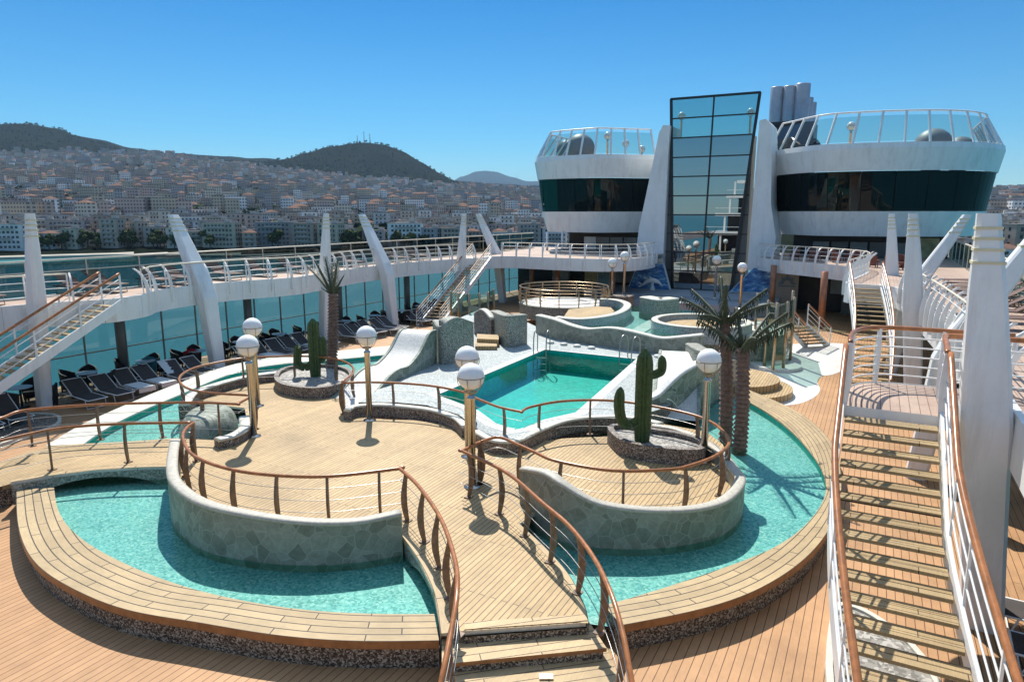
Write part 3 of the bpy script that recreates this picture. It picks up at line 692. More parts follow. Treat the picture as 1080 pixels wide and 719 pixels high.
palm('single palm with stiff upright fronds behind the left cactus', bp3, tp3, .20, .165, fr(bp3, tp3, [(322, 278, .12, .3), (331, 273, .05, -.3), (343, 272, .02, .4), (356, 275, .02, -.4), (363, 290, .05, .3), (336, 285, .1, .9), (350, 280, 0, .8)]), hang=False, seed=5, lw=.26)

# ------------------------------------------------------------------ slides and sculpted walls
def slide(label, c0, c1, width, prof, side_m, z0=.1):
    """wavy ramp: centre line from c0 (top) to c1 (foot); prof = (s, height)"""
    A, B = Vector(c0), Vector(c1); d = (B-A); d.z = 0; L = d.length; d.normalize(); n = Vector((-d.y, d.x, 0))
    pr = smooth([Vector((s*L, 0, h)) for s, h in prof], 8); t = thing('water_slide', label, 'slide', (A.x, A.y, z0))
    for sg in (-1, 1):
        e = [A*1+d*p.x+n*(sg*width/2) for p in pr]; b = MB()
        lo = [Vector((q.x, q.y, z0)) for q in e]; hi = [Vector((q.x, q.y, p.z)) for q, p in zip(e, pr)]
        i2 = [q-n*(sg*.1) for q in hi]; b.strip(lo, hi); b.strip(hi, [v+Vector((0, 0, .05)) for v in hi]); b.strip([v+Vector((0, 0, .05)) for v in hi], [v+Vector((0, 0, .05)) for v in i2]); b.strip([v+Vector((0, 0, .05)) for v in i2], i2)
        b.build('side_wall', side_m, t)
    a1 = [A+d*p.x+n*(width/2-.08)+Vector((0, 0, p.z-A.z+.012)) for p in pr]; a2 = [A+d*p.x-n*(width/2-.08)+Vector((0, 0, p.z-A.z+.012)) for p in pr]
    b = MB(); b.strip(a1, a2, smooth=True); b.build('chute', pebW, t)
    b = MB(); q = [A+n*(width/2)*s for s in (-1, 1)]
    b.add([(q[0].x, q[0].y, z0), (q[1].x, q[1].y, z0), (q[1].x, q[1].y, pr[0].z), (q[0].x, q[0].y, pr[0].z)], [(0, 1, 2, 3)]); b.build('back_wall', side_m, t)
a = U(461, 383, SZ); e = U(378, 420, SZ)
dv = (e-a); dv.z = 0; dv.normalize(); nv = Vector((-dv.y, dv.x, 0))
if nv.x > 0: nv = -nv
slide('left water slide with wavy green stone sides running down into the left channel', a+nv*.7, e+nv*.7, 1.4, [(0, 2.25), (.10, 2.2), (.24, 1.62), (.40, 1.28), (.52, 1.30), (.64, 1.2), (.80, .85), (1.0, .55)], marbleS)
a = U(712, 395, 1.0); e = U(742, 440, .5)
slide('right water slide with wavy green stone sides running down into the right channel', U(716, 380, 1.2), U(712, 441, .6), 1.5, [(0, 1.55), (.12, 1.62), (.3, 1.5), (.5, 1.55), (.7, 1.3), (1.0, .55)], marbleS)
# (the right slide is a stone wave facing the channel)
wall('wavy green stone wall beside the right slide, above the right water', us([(672, 425), (690, 424), (712, 420), (740, 408), (757, 396)], SZ)[::-1], [1.55, 1.95, 1.9, 1.3, 1.05], .1, .35, marbleS, pebW, 'slide_wall', cap=.06)
wall('hump backed mosaic wall behind the left slide, with an arched top', us([(457, 372), (464, 384), (482, 382), (500, 378)], SZ), [2.35, 2.45, 2.75, 2.45], .9, .55, pebG, pebG, 'arched_wall')
wall('second hump backed mosaic wall, left of the hot tub', us([(517, 352), (533, 366), (556, 363)], SZ), [2.1, 2.35, 2.3], .9, .5, pebG, pebG, 'arched_wall')
wall('small arched mosaic wall between the two hump backed walls', us([(500, 352), (508, 354), (518, 357)], SZ), [2.0, 2.25, 1.9], .9, .3, pebR, capPale, 'arched_wall')
b = MB(); p = us([(501, 358), (524, 359), (524, 365), (501, 365)], SZ+.17)
b.prism(p, SZ, SZ+.17); b.prism(us([(503, 352), (526, 353), (526, 358), (503, 357)], SZ+.34), SZ, SZ+.34); tag(b.build('wooden_step', teakM), 'two wooden steps between the hump backed walls', 'steps')
wv = us([(565, 351), (583, 357), (600, 360), (618, 363), (640, 366), (658, 369), (677, 371), (697, 373), (722, 374), (742, 374)], SZ)
wall('long wavy stone wall along the far side of the pool', wv, [1.85, 1.88, 1.72, 1.66, 1.82, 1.83, 1.72, 1.62, 1.72, 1.8], .9, -.4 if False else .4, marble, capPale, 'wavy_wall')
for k, x in enumerate((582, 596, 610, 625, 695, 712, 731)):
    p = U(x, 361.5+(x-582)*.13 if x < 650 else 376+(x-695)*.02, SZ); tag(MB().lathe([(.17, 0), (.17, .07), (.15, .1), (.0001, .1)], (p.x, p.y-.15, SZ), 12).build('stool_light', pebW), 'low white round stud on the tiles along the far wavy wall', 'stud', 'white studs along the wavy wall')
wall('round topped mosaic wall beside the right slide, behind the near palms', us([(722, 386), (735, 400), (764, 401), (778, 390)], SZ), [1.85, 2.0, 1.75, 1.3], .5, .5, pebG, pebG, 'arched_wall')

# upper lagoon
LGZ = 1.38
lag = us([(574, 340), (610, 346), (640, 349), (680, 354), (735, 354), (775, 348), (760, 335), (735, 328), (690, 324), (655, 322), (610, 330)], LGZ)
lagp = [Vector((p.x, p.y, 0)) for p in lag]
struct(MB().poly(lagp, LGZ-.3).build('pool_floor', pebL if False else floorT)); struct(MB().poly(lagp, LGZ).build('water', lagoonW))
b = MB(); b.side(lagp, 0, LGZ-.01); struct(b.build('lagoon_wall', pebG))
b = MB(); b.prism(us([(660, 350), (700, 328), (712, 330), (675, 352)], LGZ-.2), LGZ-.29, LGZ-.24); struct(b.build('white_band', pebW))
wall('pale rounded rim around the left wooden seat of the far shallow pool', us([(590, 341), (612, 343), (640, 339), (654, 333), (657, 327), (648, 323), (632, 322)], LGZ), 1.75, 1.0, -.45, pebL, capPale, 'pool_parapet')
b = MB(); b.prism(us([(592, 338), (612, 339), (640, 334), (648, 328), (644, 324), (630, 323), (600, 326)], 1.5), 1.2, 1.5); tag(b.build('wooden_floor_patch', teakM), 'flat wooden seat inside the left rim of the far shallow pool', 'seat')
c2 = U(739, 341, 1.6); rg = [c2+Vector((2.0*math.cos(a*math.pi/10), 2.0*math.sin(a*math.pi/10), 0)) for a in range(20)]
wall('pale rounded rim around the right wooden circle of the far shallow pool', [Vector((p.x, p.y, 0)) for p in rg], 1.75, 1.0, -.35, pebL, capPale, 'pool_parapet', closed=True, sm=2)
b = MB(); b.lathe([(1.66, 1.2), (1.66, 1.52), (.001, 1.52)], (c2.x, c2.y, 0), 32, smooth=False); tag(b.build('wooden_floor_patch', teakM), 'round wooden seat inside the right rim of the far shallow pool', 'seat')
wall('mosaic clad block standing at the back of the far shallow pool', us([(674, 331), (695, 335), (716, 333)], 1.3), 2.25, 1.0, .9, pebG, capPale, 'mosaic_block')

# round two-step teak island by the palms
ci = U(777, 399, .5)
b = MB(); b.lathe([(2.05, 0), (2.05, .26), (.001, .26)], (ci.x, ci.y, 0), 40, smooth=False)
tag(b.build('round_platform', teakM), 'round two step teak platform beside the near palms', 'platform')
# second tier belongs to it
b = MB(); b.lathe([(1.7, .26), (1.7, .52), (.001, .52)], (ci.x-.15, ci.y+.25, 0), 40, smooth=False); o = b.build('upper_step', teakM, bpy.data.objects['round_platform'])

# ------------------------------------------------------------------ hot tubs
def tub(label, c, rad, z0, zf, lab2, rail=True, screens=None):
    t = thing('hot_tub', label, 'hot tub', (c.x, c.y, z0))
    b = MB(); b.lathe([(rad, z0), (rad, zf-.1), (rad+.05, zf-.1), (rad+.05, zf), (rad-.3, zf+.01)], (c.x, c.y, 0), 48, smooth=False); b.build('drum_wall', pebG, t)
    b = MB(); b.lathe([(rad-.3, zf+.01), (rad*.62, zf+.015), (rad*.60, zf+.06), (rad*.52, zf+.06), (rad*.50, zf-.1), (.001, zf-.1)], (c.x, c.y, 0), 48, smooth=False); b.build('white_floor', pebW, t)
    b = MB(); b.lathe([(rad*.5, zf+.02), (.001, zf+.03)], (c.x, c.y, 0), 40, smooth=False); b.build('cover', pebW, t)
    if rail:
        railing(lab2, [Vector((c.x+rad*math.cos(a*math.pi/12), c.y+rad*math.sin(a*math.pi/12), zf+1.0)) for a in range(24)], closed=True, gap=1.15, wires=4, rail_m=bronze, post_m=bronze, wire_m=bronze, r=.04, wr=.018, nsm=3, side=1, foot=False)
ct = U(585, 314, 1.45); ct = Vector((-17.0, 39.0, 0)); tub('round hot tub with a pebble drum, left of the far shallow pool', ct, 2.75, .5, 1.35, 'round bronze railing on top of the left hot tub')
ct2 = U(775, 372, 1.35); tub('round white topped hot tub behind the near palms, on the right', Vector((-5.9, 34.2, 0)), 2.6, 0, 1.3, '', rail=False)
jetM = water('jet_water', (.9, .97, .97), .3, 30)
for i, (a, c) in enumerate((((726, 393), (746, 405)), ((713, 410), (734, 423)), ((704, 421), (724, 432)), ((742, 388), (757, 396)))):
    p = U(a[0], a[1], 1.25); q = U(c[0], c[1], .55); q = p.lerp(q, .75); q.z = .42
    path = [p.lerp(q, s)+Vector((0, 0, .28*s*(1-s)*2)) for s in [k/8 for k in range(9)]]
    tag(MB().tube(path, .016, 6).build('water_jet', pebW), 'thin white water jet from the right slide wall, %s' % ('second', 'third', 'lowest', 'topmost')[i], 'water jet', 'water jets at the right slide')
# ================================================================== STAIRS
def stair(label, L0, R0, z0, L1, R1, z1, n, rail_m=None, bend=None, nbars=3, posts=7, nm='staircase', tread_m=None, hl=1.0, string_h=.26, rr=.045, open_=True, ends=(0, 0)):
    """open stair from the head edge L0-R0 (z0) down to the foot edge L1-R1 (z1); bend(s) = sideways shift along the stair"""
    L0, R0, L1, R1 = [Vector((p[0], p[1], 0)) for p in (L0, R0, L1, R1)]
    t = thing(nm, label, 'stairs', (L1.x, L1.y, z1)); bend = bend or (lambda s: (0, 0))
    acr = (R0-L0).normalized()
    lp = lambda s: L0.lerp(L1, s)+acr*bend(s)[0]; rp = lambda s: R0.lerp(R1, s)+acr*bend(s)[1]; zz = lambda s: z0+(z1-z0)*s
    dn = ((L1+R1)-(L0+R0)).normalized()
    for i in range(1, n):
        s = i/n; a, b_ = lp(s), rp(s); z = zz(s); m = MB()
        for off, tw in ((-.10, .125), (.035, .125)):
            m.bar(Vector((a.x, a.y, z))+dn*off, Vector((b_.x, b_.y, z))+dn*off, tw, .035)
        m.bar(Vector((a.x, a.y, z-.018))+dn*(-.03), Vector((b_.x, b_.y, z-.018))+dn*(-.03), .27, .02)
        m.build('tread', tread_m or treadM, t)
    for f, sg in ((lp, -1), (rp, 1)):
        pts = [f(i/24)+acr*sg*.03 for i in range(25)]; m = MB()
        up = [Vector((p.x, p.y, zz(i/24)+.09)) for i, p in enumerate(pts)]; lo = [p-Vector((0, 0, string_h+.09)) for p in up]; o = [p+acr*sg*.05 for p in up]; ol = [p+acr*sg*.05 for p in lo]
        m.strip(up, lo); m.strip(o, up); m.strip(ol, o); m.strip(lo, ol); m.build('stringer', white, t)
        e0, e1 = ends
        hp = [Vector((p.x, p.y, zz(i/24)+hl))+acr*sg*.05 for i, p in enumerate(pts)]
        MB().tube(smooth(hp, 2), rr, 10).build('handrail', rail_m or railW, t)
        for k in range(nbars):
            h = hl*(k+1)/(nbars+1)+.06
            MB().tube([p-Vector((0, 0, hl-h)) for p in hp], .014, 6).build('rail_bar', white, t)
        for k in range(posts):
            p = hp[int(round(24*k/(posts-1)))]; m = MB(); m.bar(p-Vector((0, 0, hl+.1)), p, .06, .03, up=acr); m.build('post', white, t)
    return t
treadM = planks('stair_tread', (.52, .38, .20), (.42, .30, .155), (.07, .045, .025), .13, 1.3, rot=0, rough=.55)
def nb(s): x = max(0, (s-.28)/.72); return (.95*x**1.35, 1.0*x**1.35)
stair('long near staircase on the right, coming down beside the big white strut', (-.22, 12.15), (1.06, 12.15), UZ, (-.12, 4.75), (1.14, 4.75), 0, 25, bend=nb, posts=8)
lpts = [Vector(p) for p in ((-.24, 12.12, UZ), (-.25, 13.0, UZ), (-.12, 13.7, UZ), (.22, 14.05, UZ), (.8, 14.15, UZ), (2.22, 14.15, UZ))]
lsm = smooth(lpts, 5); b = MB(); b.prism([Vector((p.x, p.y, 0)) for p in lsm]+[Vector((2.22, 13.3, 0)), Vector((1.32, 13.3, 0)), Vector((1.32, 12.12, 0))], UZ-.2, UZ+.004, sm=1); o = struct(b.build('stair_landing', [updeckM, white]))
b = MB(); b.strip([Vector((p.x, p.y, UZ-.24)) for p in offset(lsm, -.03)], [Vector((p.x, p.y, UZ+.03)) for p in offset(lsm, -.03)]); tag(b.build('landing_edge', white), 'curved white edge plate round the near stair landing', 'deck edge')
railing('curved wooden railing with white bars round the near stair landing', [p+Vector((0, 0, 1.05)) for p in lpts], h=1.05, gap=1.05, wires=5, post_m=white, wire_m=white, wr=.016, r=.04, bow=0, side=-1, nsm=5, foot=False)
railing('short wooden railing with white bars beside the near strut on the landing', [Vector((1.1, 12.15, UZ+1.0)), Vector((1.12, 12.6, UZ+1.06)), Vector((1.16, 13.3, UZ+1.06)), Vector((1.4, 13.55, UZ+1.06)), Vector((3.4, 13.6, UZ+1.06))], h=1.0, gap=.8, wires=4, post_m=white, wire_m=white, wr=.014, r=.045, bow=0, foot=False)
stair('white staircase with wooden handrails at the far left edge of the lower deck', (-23.75, 14.9), (-24.75, 14.9), UZ, (-23.6, 7.6), (-24.6, 7.6), 0, 24, posts=6)
stair('far white staircase on the left between the last two white struts', (-24.1, 42.2), (-25.2, 41.8), UZ, (-23.2, 34.2), (-24.35, 33.7), 0, 24, posts=7, nbars=4, rail_m=boardM)
stair('far wooden tread staircase on the right with orange brown handrails, below the right balcony', (-.92, 33.8), (.22, 33.8), UZ, (-.45, 26.6), (.75, 26.6), 0, 24, posts=7, bend=lambda s: (.25*math.sin(s*3.1), .25*math.sin(s*3.1)))
a0 = U(838, 346, 1.2); a1 = U(866, 366, 0)
stair('short stair with copper handrails behind the glass screens of the right hot tub', (a0.x-.3, a0.y+.5), (a0.x+.4, a0.y+1.3), 1.25, (a1.x-.6, a1.y-.2), (a1.x+.3, a1.y+.6), 0, 7, posts=3, rail_m=copper, nbars=3, tread_m=stepM)

# ------------------------------------------------------------------ white struts
bandM = mat('cream_band', (.70, .62, .40), .5)
def strut(label, x, y, lean, sx):
    t = thing('deck_strut', label, 'strut', (x, y, 0), 'white struts along the deck edge')
    k_ = 1.05 if (sx > 0 and y < 14) else (.86 if sx < 0 else .95)
    prof = [(z, k_*a, k_*b_, (.30 if sx < 0 else .18)-.62*z/6.8) for z, a, b_ in ((0, .28, .22), (1.2, .29, .23), (2.6, .31, .25), (3.5, .335, .26), (4.4, .30, .24), (5.6, .235, .2), (6.35, .175, .17), (6.8, .145, .15))]
    if lean:
        prof = [(0, .24, .26, -.25), (1.5, .27, .31, -.08), (3.2, .31, .36, .12), (3.9, .32, .37, .40), (5.0, .27, .32, .98), (6.2, .20, .24, 1.60), (6.75, .16, .19, 1.88)]
    vs = []; b = MB(); c_ = .06
    for z, hx, hy, off in prof:
        cx_ = x+sx*off; ring = [(-hx+c_, -hy), (hx-c_, -hy), (hx, -hy+c_), (hx, hy-c_), (hx-c_, hy), (-hx+c_, hy), (-hx, hy-c_), (-hx, -hy+c_)]
        vs += [(cx_+p, y+q, z) for p, q in ring]
    N = len(prof); b.add(vs, [(i*8+k, i*8+(k+1) % 8, i*8+8+(k+1) % 8, i*8+8+k) for i in range(N-1) for k in range(8)]+[tuple((N-1)*8+k for k in range(8))])
    sh = b.build('shaft', white, t)
    def at(z):
        for p, q in zip(prof, prof[1:]):
            if p[0] <= z <= q[0]:
                s = (z-p[0])/(q[0]-p[0]); return [p[k]+(q[k]-p[k])*s for k in range(4)]
    for z in (6.05, 6.25, 6.42, 6.58):
        q = at(z); b = MB(); b.box((x+sx*q[3], y, z), (2*q[1]+.02, 2*q[2]+.02, .045), ry=(-sx*.75 if False else 0)); b.build('band', bandM, sh)
ords = ['nearest', 'second', 'third', 'fourth', 'fifth', 'farthest']
for i, y in enumerate((12.9, 20.0, 26.9, 32.6, 40.2, 46.3)):
    strut('%s white strut along the left deck edge, %s' % (ords[i], 'leaning outwards' if i % 2 else 'standing upright'), -25.3 if i % 2 == 0 else -25.6, y, i % 2, -1)
for i, y in enumerate((12.9, 20.0, 26.9, 33.0, 40.0)):
    strut('%s white strut along the right deck edge, %s' % (['big near', 'second', 'third', 'fourth', 'fifth'][i], 'leaning outwards' if i % 2 else 'standing upright'), 1.92-.035*(y-12.9), y, i % 2, 1)
strut('cut off white strut at the right picture edge beside the near stair', 2.3, 6.6, 1, 1)

# ------------------------------------------------------------------ upper deck railings
def sub(path, y0, y1, xlim=None):
    return [p for p in path if y0 <= p.y <= y1 and (xlim is None or xlim(p.x))]
up1 = Vector((0, 0, 1.0))
def deck_rail(label, pts, gap=1.3, side=1, fins=True):
    return railing(label, [p+up1 for p in pts], gap=gap, wires=3, rail_m=cream, post_m=white, wire_m=white, wr=.013, r=.03, side=side, nsm=1, nm='deck_railing', white_fins=fins)
deck_rail('white finned railing of the left upper deck at the picture edge, before the stair', [p for p in LEFT_IN if 4 <= p.y <= 14.0])
deck_rail('white finned railing of the left upper deck between the two left stairs', [p for p in LEFT_IN if 16.5 <= p.y <= 41.4 and p.x < -24.3], gap=1.0)
deck_rail('white railing with curved ends along the left half of the aft upper deck', [p for p in LEFT_IN if p.x > -24.4 and p.y > 43.9], gap=1.05)
deck_rail('white railing with curved ribs along the right balcony', [p for p in RIGHT_IN if p.y > 34.6], gap=.95)
deck_rail('white finned railing along the right walkway from the far stair to the landing', [p for p in RIGHT_IN if p.y < 33.4 and p.x > 1.0], gap=1.0)
deck_rail('white finned railing along the right walkway in front of the landing', [p for p in RIGHT_IN2 if p.y < 11.0], gap=1.2)
def screen(label, x, y0, y1, z0, z1, gap, gm, rails, pm=cream, nm='glass_screen', pw=.06):
    t = thing(nm, label, 'glass screen', (x, y0, z0)); n = int((y1-y0)/gap)
    for k in range(n):
        a = y0+k*(y1-y0)/n; c = y0+(k+1)*(y1-y0)/n; b = MB(); b.box((x, (a+c)/2, (z0+z1)/2), (.016, c-a-.05, z1-z0-.06)); b.build('pane', gm, t)
        b = MB(); b.box((x, a, (z0+z1)/2), (pw, pw*.7, z1-z0)); b.build('post', pm, t)
    for z, m, r in rails:
        MB().tube([(x+.05, y0, z), (x+.05, y1, z)], r, 6).build('rail', m, t)
screen('long glass windscreen with cream rails along the outer left upper deck', -28.05, -4, 57, UZ, 5.0, 2.2, windG, [(5.03, cream, .035), (4.6, cream, .022)])
screen('long glass windscreen with cream rails along the outer right upper deck', 4.55, 2, 57, UZ, 5.0, 2.2, paleG, [(5.03, cream, .035), (4.6, cream, .022)])
screen('tall teal glass wall behind the tables on the left lower deck', -28.1, 2, 56, .0, 3.4, 1.7, screenG, [(1.2, greyIn, .03)], pm=greyIn, nm='glass_wall', pw=.07)
screen('tall teal glass wall behind the right lower deck', 4.5, -2, 50, .0, 3.4, 1.7, screenG, [(1.2, greyIn, .03)], pm=greyIn, nm='glass_wall', pw=.07)
GC = 'grey columns carrying the upper deck'
for k in range(7):
    b = MB(); y = 10.5+6.6*k; b.lathe([(.2, 0), (.2, UZ-.3)], (-27.5, y, 0), 12); tag(b.build('column', panelM), 'grey round column in front of the left teal glass wall', 'column', GC)

# ================================================================== AFT SUPERSTRUCTURE
# stage in front of the tower
stageM = mat('grey_blue_stage', (.36, .39, .42), .5, var=.08)
b = MB(); b.prism([Vector(p) for p in ((-19.5, 48.6, 0), (-5.6, 48.6, 0), (-5.6, 57, 0), (-19.5, 57, 0))], 0, 1.0); struct(b.build('stage', stageM))
b = MB(); b.prism([Vector(p) for p in ((-18.6, 46.2, 0), (-6.0, 46.2, 0), (-6.0, 48.58, 0), (-18.6, 48.58, 0))], 0, .8); struct(b.build('stage_step', stageM))
b = MB(); p = UY(651, 315, 42.6); zb_ = UY(659, 270, 43.0).z-2.57; b.prism([Vector((p.x-1.05, 42.3, 0)), Vector((p.x+.85, 42.3, 0)), Vector((p.x+.85, 43.5, 0)), Vector((p.x-1.05, 43.5, 0))], 0, zb_-.01)
tag(b.build('stone_block', pebR), 'brown pebble block under the pair of small far lamps', 'block')
# glass tower
tw = thing('glass_tower', 'tall dark glass lift tower, wider at the top, between two white pillars', 'tower', (-11.7, 53, 1))
TY = 53.0; zb, zt_ = 1.02, 15.2; rows = 10; edL = lambda z: -13.83-.73*(z-.6)/14.6; edR = lambda z: -9.47+1.25*(z-.6)/14.6
zr = [zb+(zt_-zb)*k/rows for k in range(rows+1)]
for k in range(rows):
    for h in (0, 1):
        z0, z1 = zr[k]+.03, zr[k+1]-.03
        f = lambda z, s: edL(z)+(edR(z)-edL(z))*s
        s0, s1 = (.012, .488) if h == 0 else (.512, .988); b = MB()
        jy = .0
        v = [(f(z0, s0), TY, z0), (f(z0, s1), TY, z0), (f(z1, s1), TY+jy, z1), (f(z1, s0), TY+jy, z1)]
        b.add(v+[(x, y+.03, z) for x, y, z in v], [(0, 1, 2, 3), (7, 6, 5, 4), (0, 4, 5, 1), (1, 5, 6, 2), (2, 6, 7, 3), (3, 7, 4, 0)])
        b.build('pane', paleG if k >= rows-2 else mirG, tw)
for k in range(rows+1):
    z = zr[k]; b = MB(); b.box(((edL(z)+edR(z))/2, TY, z), (edR(z)-edL(z)+.1, .14, .09 if k < rows else .16)); b.build('transom', blackM, tw)
for s in (0, .5, 1):
    b = MB(); b.bar((edL(zb)+(edR(zb)-edL(zb))*s, TY-.005, zb), (edL(zt_)+(edR(zt_)-edL(zt_))*s, TY-.005, zt_), .2 if s != .5 else .11, .12, up=Vector((0, 1, 0))); b.build('mullion', blackM, tw)
b = MB(); b.box((-11.72, TY+1.1, 6.7), (6.35, 1.6, 11.36)); b.build('shaft_wall', panelM, tw)
for k in range(1, 8):
    b = MB(); z = zr[k]; b.box((-11.72, TY+.29, z), (6.37, .06, .07)); b.build('panel_joint', blackM, tw)
def pillar(label, px, Y0, Y1):
    p = [UY(x, y, Y0) for x, y in px]; b = MB(); n = len(p)
    vs = [Vector((q.x, Y0, q.z)) for q in p]+[Vector((q.x, Y1, q.z)) for q in p]
    b.add(vs, [tuple(range(n)), tuple(range(2*n-1, n-1, -1))]+[(i, n+i, n+(i+1) % n, (i+1) % n) for i in range(n)])
    return tag(b.build('white_pillar', white, weld=True), label, 'pillar')
pillar('flared white pillar left of the glass tower', [(699.5, 132), (707, 132.5), (705, 160), (699, 279), (669, 279), (674, 240), (684, 193), (691, 160), (695, 140)], 52.6, 56)
pillar('flared white pillar right of the glass tower', [(801, 127), (808, 125.5), (813, 131), (814, 170), (813, 215), (818, 250), (815, 285), (788, 285), (795, 200)], 52.6, 56)
def muralp(label, px, Y):
    p = [UY(x, y, Y) for x, y in px]; t = thing('sea_mural', label, 'mural', (p[0].x, Y, p[0].z)); n = len(p)
    def pl(q, d0, d1):
        b = MB(); m = len(q); vs = [Vector((v.x, Y+d0, v.z)) for v in q]+[Vector((v.x, Y+d1, v.z)) for v in q]
        b.add(vs, [tuple(range(m)), tuple(range(2*m-1, m-1, -1))]+[(i, m+i, m+(i+1) % m, (i+1) % m) for i in range(m)]); return b
    bd = pl(p, 0, .25).build('board', white, t); c = sum(p, Vector())/n
    pl([c+(v-c)*.955 for v in p], -.02, -.003).build('picture', mural, bd)
muralp('blue sea wave mural with the white dolphin, left of the glass tower', [(661, 307), (707, 306), (700, 278), (673, 277)], 52.2)
muralp('blue sea wave mural right of the glass tower', [(769, 308), (816, 309), (815, 284), (795, 282)], 52.2)
# dolphin sculpture
def dolphin(c):
    t = thing('dolphin_statue', 'white leaping dolphin statue in front of the left sea mural', 'statue', c); b = MB(); c = Vector(c); K = .62
    sp = smooth([Vector((-1.25, 0, .55)), Vector((-.85, 0, .95)), Vector((-.3, 0, 1.22)), Vector((.3, 0, 1.2)), Vector((.85, 0, .95)), Vector((1.15, 0, .72))], 5); N = len(sp); rs = []
    for i in range(N): s = i/(N-1); rs.append(.03+.27*math.sin(math.pi*min(1, .08+s*.9))**1.1*(1 if s < .8 else .75) if s < .93 else .07)
    b.tube([c+p*K for p in sp], .1, 12, rs=[r_*K for r_ in rs]); b.build('body', white, t)
    def fin(pts, y0, y1, nm):
        b = MB(); v = [c+Vector((x, y0, z))*K for x, z in pts]+[c+Vector((x, y1, z))*K for x, z in pts]; n = len(pts)
        b.add(v, [tuple(range(n)), tuple(range(2*n-1, n-1, -1))]+[(i, n+i, n+(i+1) % n, (i+1) % n) for i in range(n)]); b.build(nm, white, t)
    fin([(.0, 1.42), (-.35, 1.45), (-.5, 1.72), (-.2, 1.62)], -.03, .03, 'dorsal_fin')
    fin([(-1.2, .62), (-1.75, .75), (-1.9, 1.0), (-1.45, .85)], -.04, .04, 'tail_fluke'); fin([(-1.2, .58), (-1.6, .32), (-1.85, .35), (-1.5, .6)], -.05, .03, 'tail_fluke')
    fin([(.3, 1.0), (.05, .55), (-.1, .5), (.05, 1.0)], -.25, -.2, 'flipper')
    b = MB(); b.lathe([(.25, 0), (.1, .35), (.09, .68)], c, 12); b.build('stand', white, t)
p = UY(688, 305, 51.2); dolphin((p.x, 51.2, 1.0))

# ---- pods
def pod(label, plan, zs, door, roof_lamps, dome, nm='bridge_pod', split=3, flip=False):
    """plan: front polyline seen from the pool; zs = floor, sill, head, deck, rail"""
    pl = [Vector((x, y, 0)) for x, y in plan]; t = thing(nm, label, 'superstructure', (pl[1].x, pl[1].y, UZ))
    def off(d): return offset(pl, d)
    nn = normals2(pl); mid = len(pl)//2
    sg = 1 if nn[mid].y < 0 else -1
    O = lambda d, z: [Vector((p.x, p.y, z)) for p in offset(pl, sg*d)]
    z0, z1, z2, z3, z4 = zs
    def band(A, B, nm, m, th=.15):
        b = MB(); b.strip(A, B); return b
    b = MB(); b.strip(O(-1.15, z0), O(-1.0, z0)); b.strip(O(-1.0, z0), O(-.5, z1-.02)); b.build('lower_band', white, t)
    b = MB(); b.strip(O(-.12, z2+.02), O(.15, z3-.35)); b.strip(O(.15, z3-.35), O(.08, z3)); b.strip(O(.08, z3), O(-.4, z3)); b.build('upper_band', white, t)
    b = MB(); b.poly(O(-1.0, z0)+[Vector((pl[-1].x, pl[-1].y+9, z0)), Vector((pl[0].x, pl[-1].y+9, z0))], z0); b.build('soffit', ceilM, t)
    b = MB(); b.poly(O(-.3, z3-.1)+[Vector((pl[-1].x, pl[-1].y+9, z3-.1)), Vector((pl[0].x, pl[-1].y+9, z3-.1))], z3-.1); b.build('roof', updeckM, t)
    lo, hi = O(-.56, z1), O(-.2, z2); L = plen(lo)
    n = 14; A = resample(lo, n*3+1); B = resample(hi, n*3+1)
    for k in range(n):
        a = A[k*3:k*3+4]; c = B[k*3:k*3+4]
        a[0] = a[0].lerp(a[1], .06); c[0] = c[0].lerp(c[1], .06)
        b = MB(); b.strip(a, c); b.build('window', podGreen if (flip and 2 < k*(1) and k < 9) else podG, t)
    b = MB(); b.strip([p.lerp(q, .0)+Vector((0, .25, 0)) for p, q in zip(A, B)], [q+Vector((0, .25, 0)) for q in B]); b.build('window_backing', blackM, t)
    for k in range(1, n):                       # point fixings at each joint
        b = MB()
        for s in (.12, .88):
            p = A[k*3].lerp(B[k*3], s); b.box(p+Vector((0, -.03, 0)), (.07, .05, .07))
        
        b.build('fixing', steel, t) if False else None
    # rounded ends of the window strip
    b = MB()
    for e in (0, -1):
        b.bar(A[e]+Vector((0, -.02, 0)), B[e]+Vector((0, -.02, 0)), .14, .12)
        b.build('window_end', white, t); b = MB()
    # balustrade
    lo, hi = O(-.05, z3+.02), O(-1.15, z4); m = 19; A = resample(lo, m*2+1); B = resample(hi, m*2+1)
    for k in range(m):
        b = MB(); b.strip([p.lerp(q, .03) for p, q in zip(A[2*k:2*k+3], B[2*k:2*k+3])], [p.lerp(q, .86) for p, q in zip(A[2*k:2*k+3], B[2*k:2*k+3])]); b.build('glass_panel', paleG, t)
    for k in range(m+1):
        b = MB(); b.bar(A[2*k], B[2*k], .07, .15, up=nn[min(len(nn)-1, 1)]); b.build('baluster', white, t)
    MB().tube(B, .06, 6).build('top_rail', white, t)
    # rear wall under the pod
    return t, O
zs = (5.25, 6.95, 9.55, 11.35, 13.45)
planR = [(-7.9, 56.2), (-6.9, 55.0), (-6.2, 54.0), (-4.3, 52.2), (-2.4, 51.9), (-.2, 52.1), (2.2, 52.8), (4.3, 54.0), (5.9, 55.7), (6.9, 57.8), (7.2, 60.0), (7.2, 68)]
planL = [(-26.8, 66), (-26.8, 56.5), (-26.4, 54.4), (-25.5, 52.9), (-23.8, 52.2), (-21.7, 51.9), (-19.7, 52.0), (-17.4, 54.0), (-16.2, 55.0)]
def dens(p): 
    q = [Vector((a, b_, 0)) for a, b_ in p]; return [(v.x, v.y) for v in resample(smooth(q, 4), 60)]
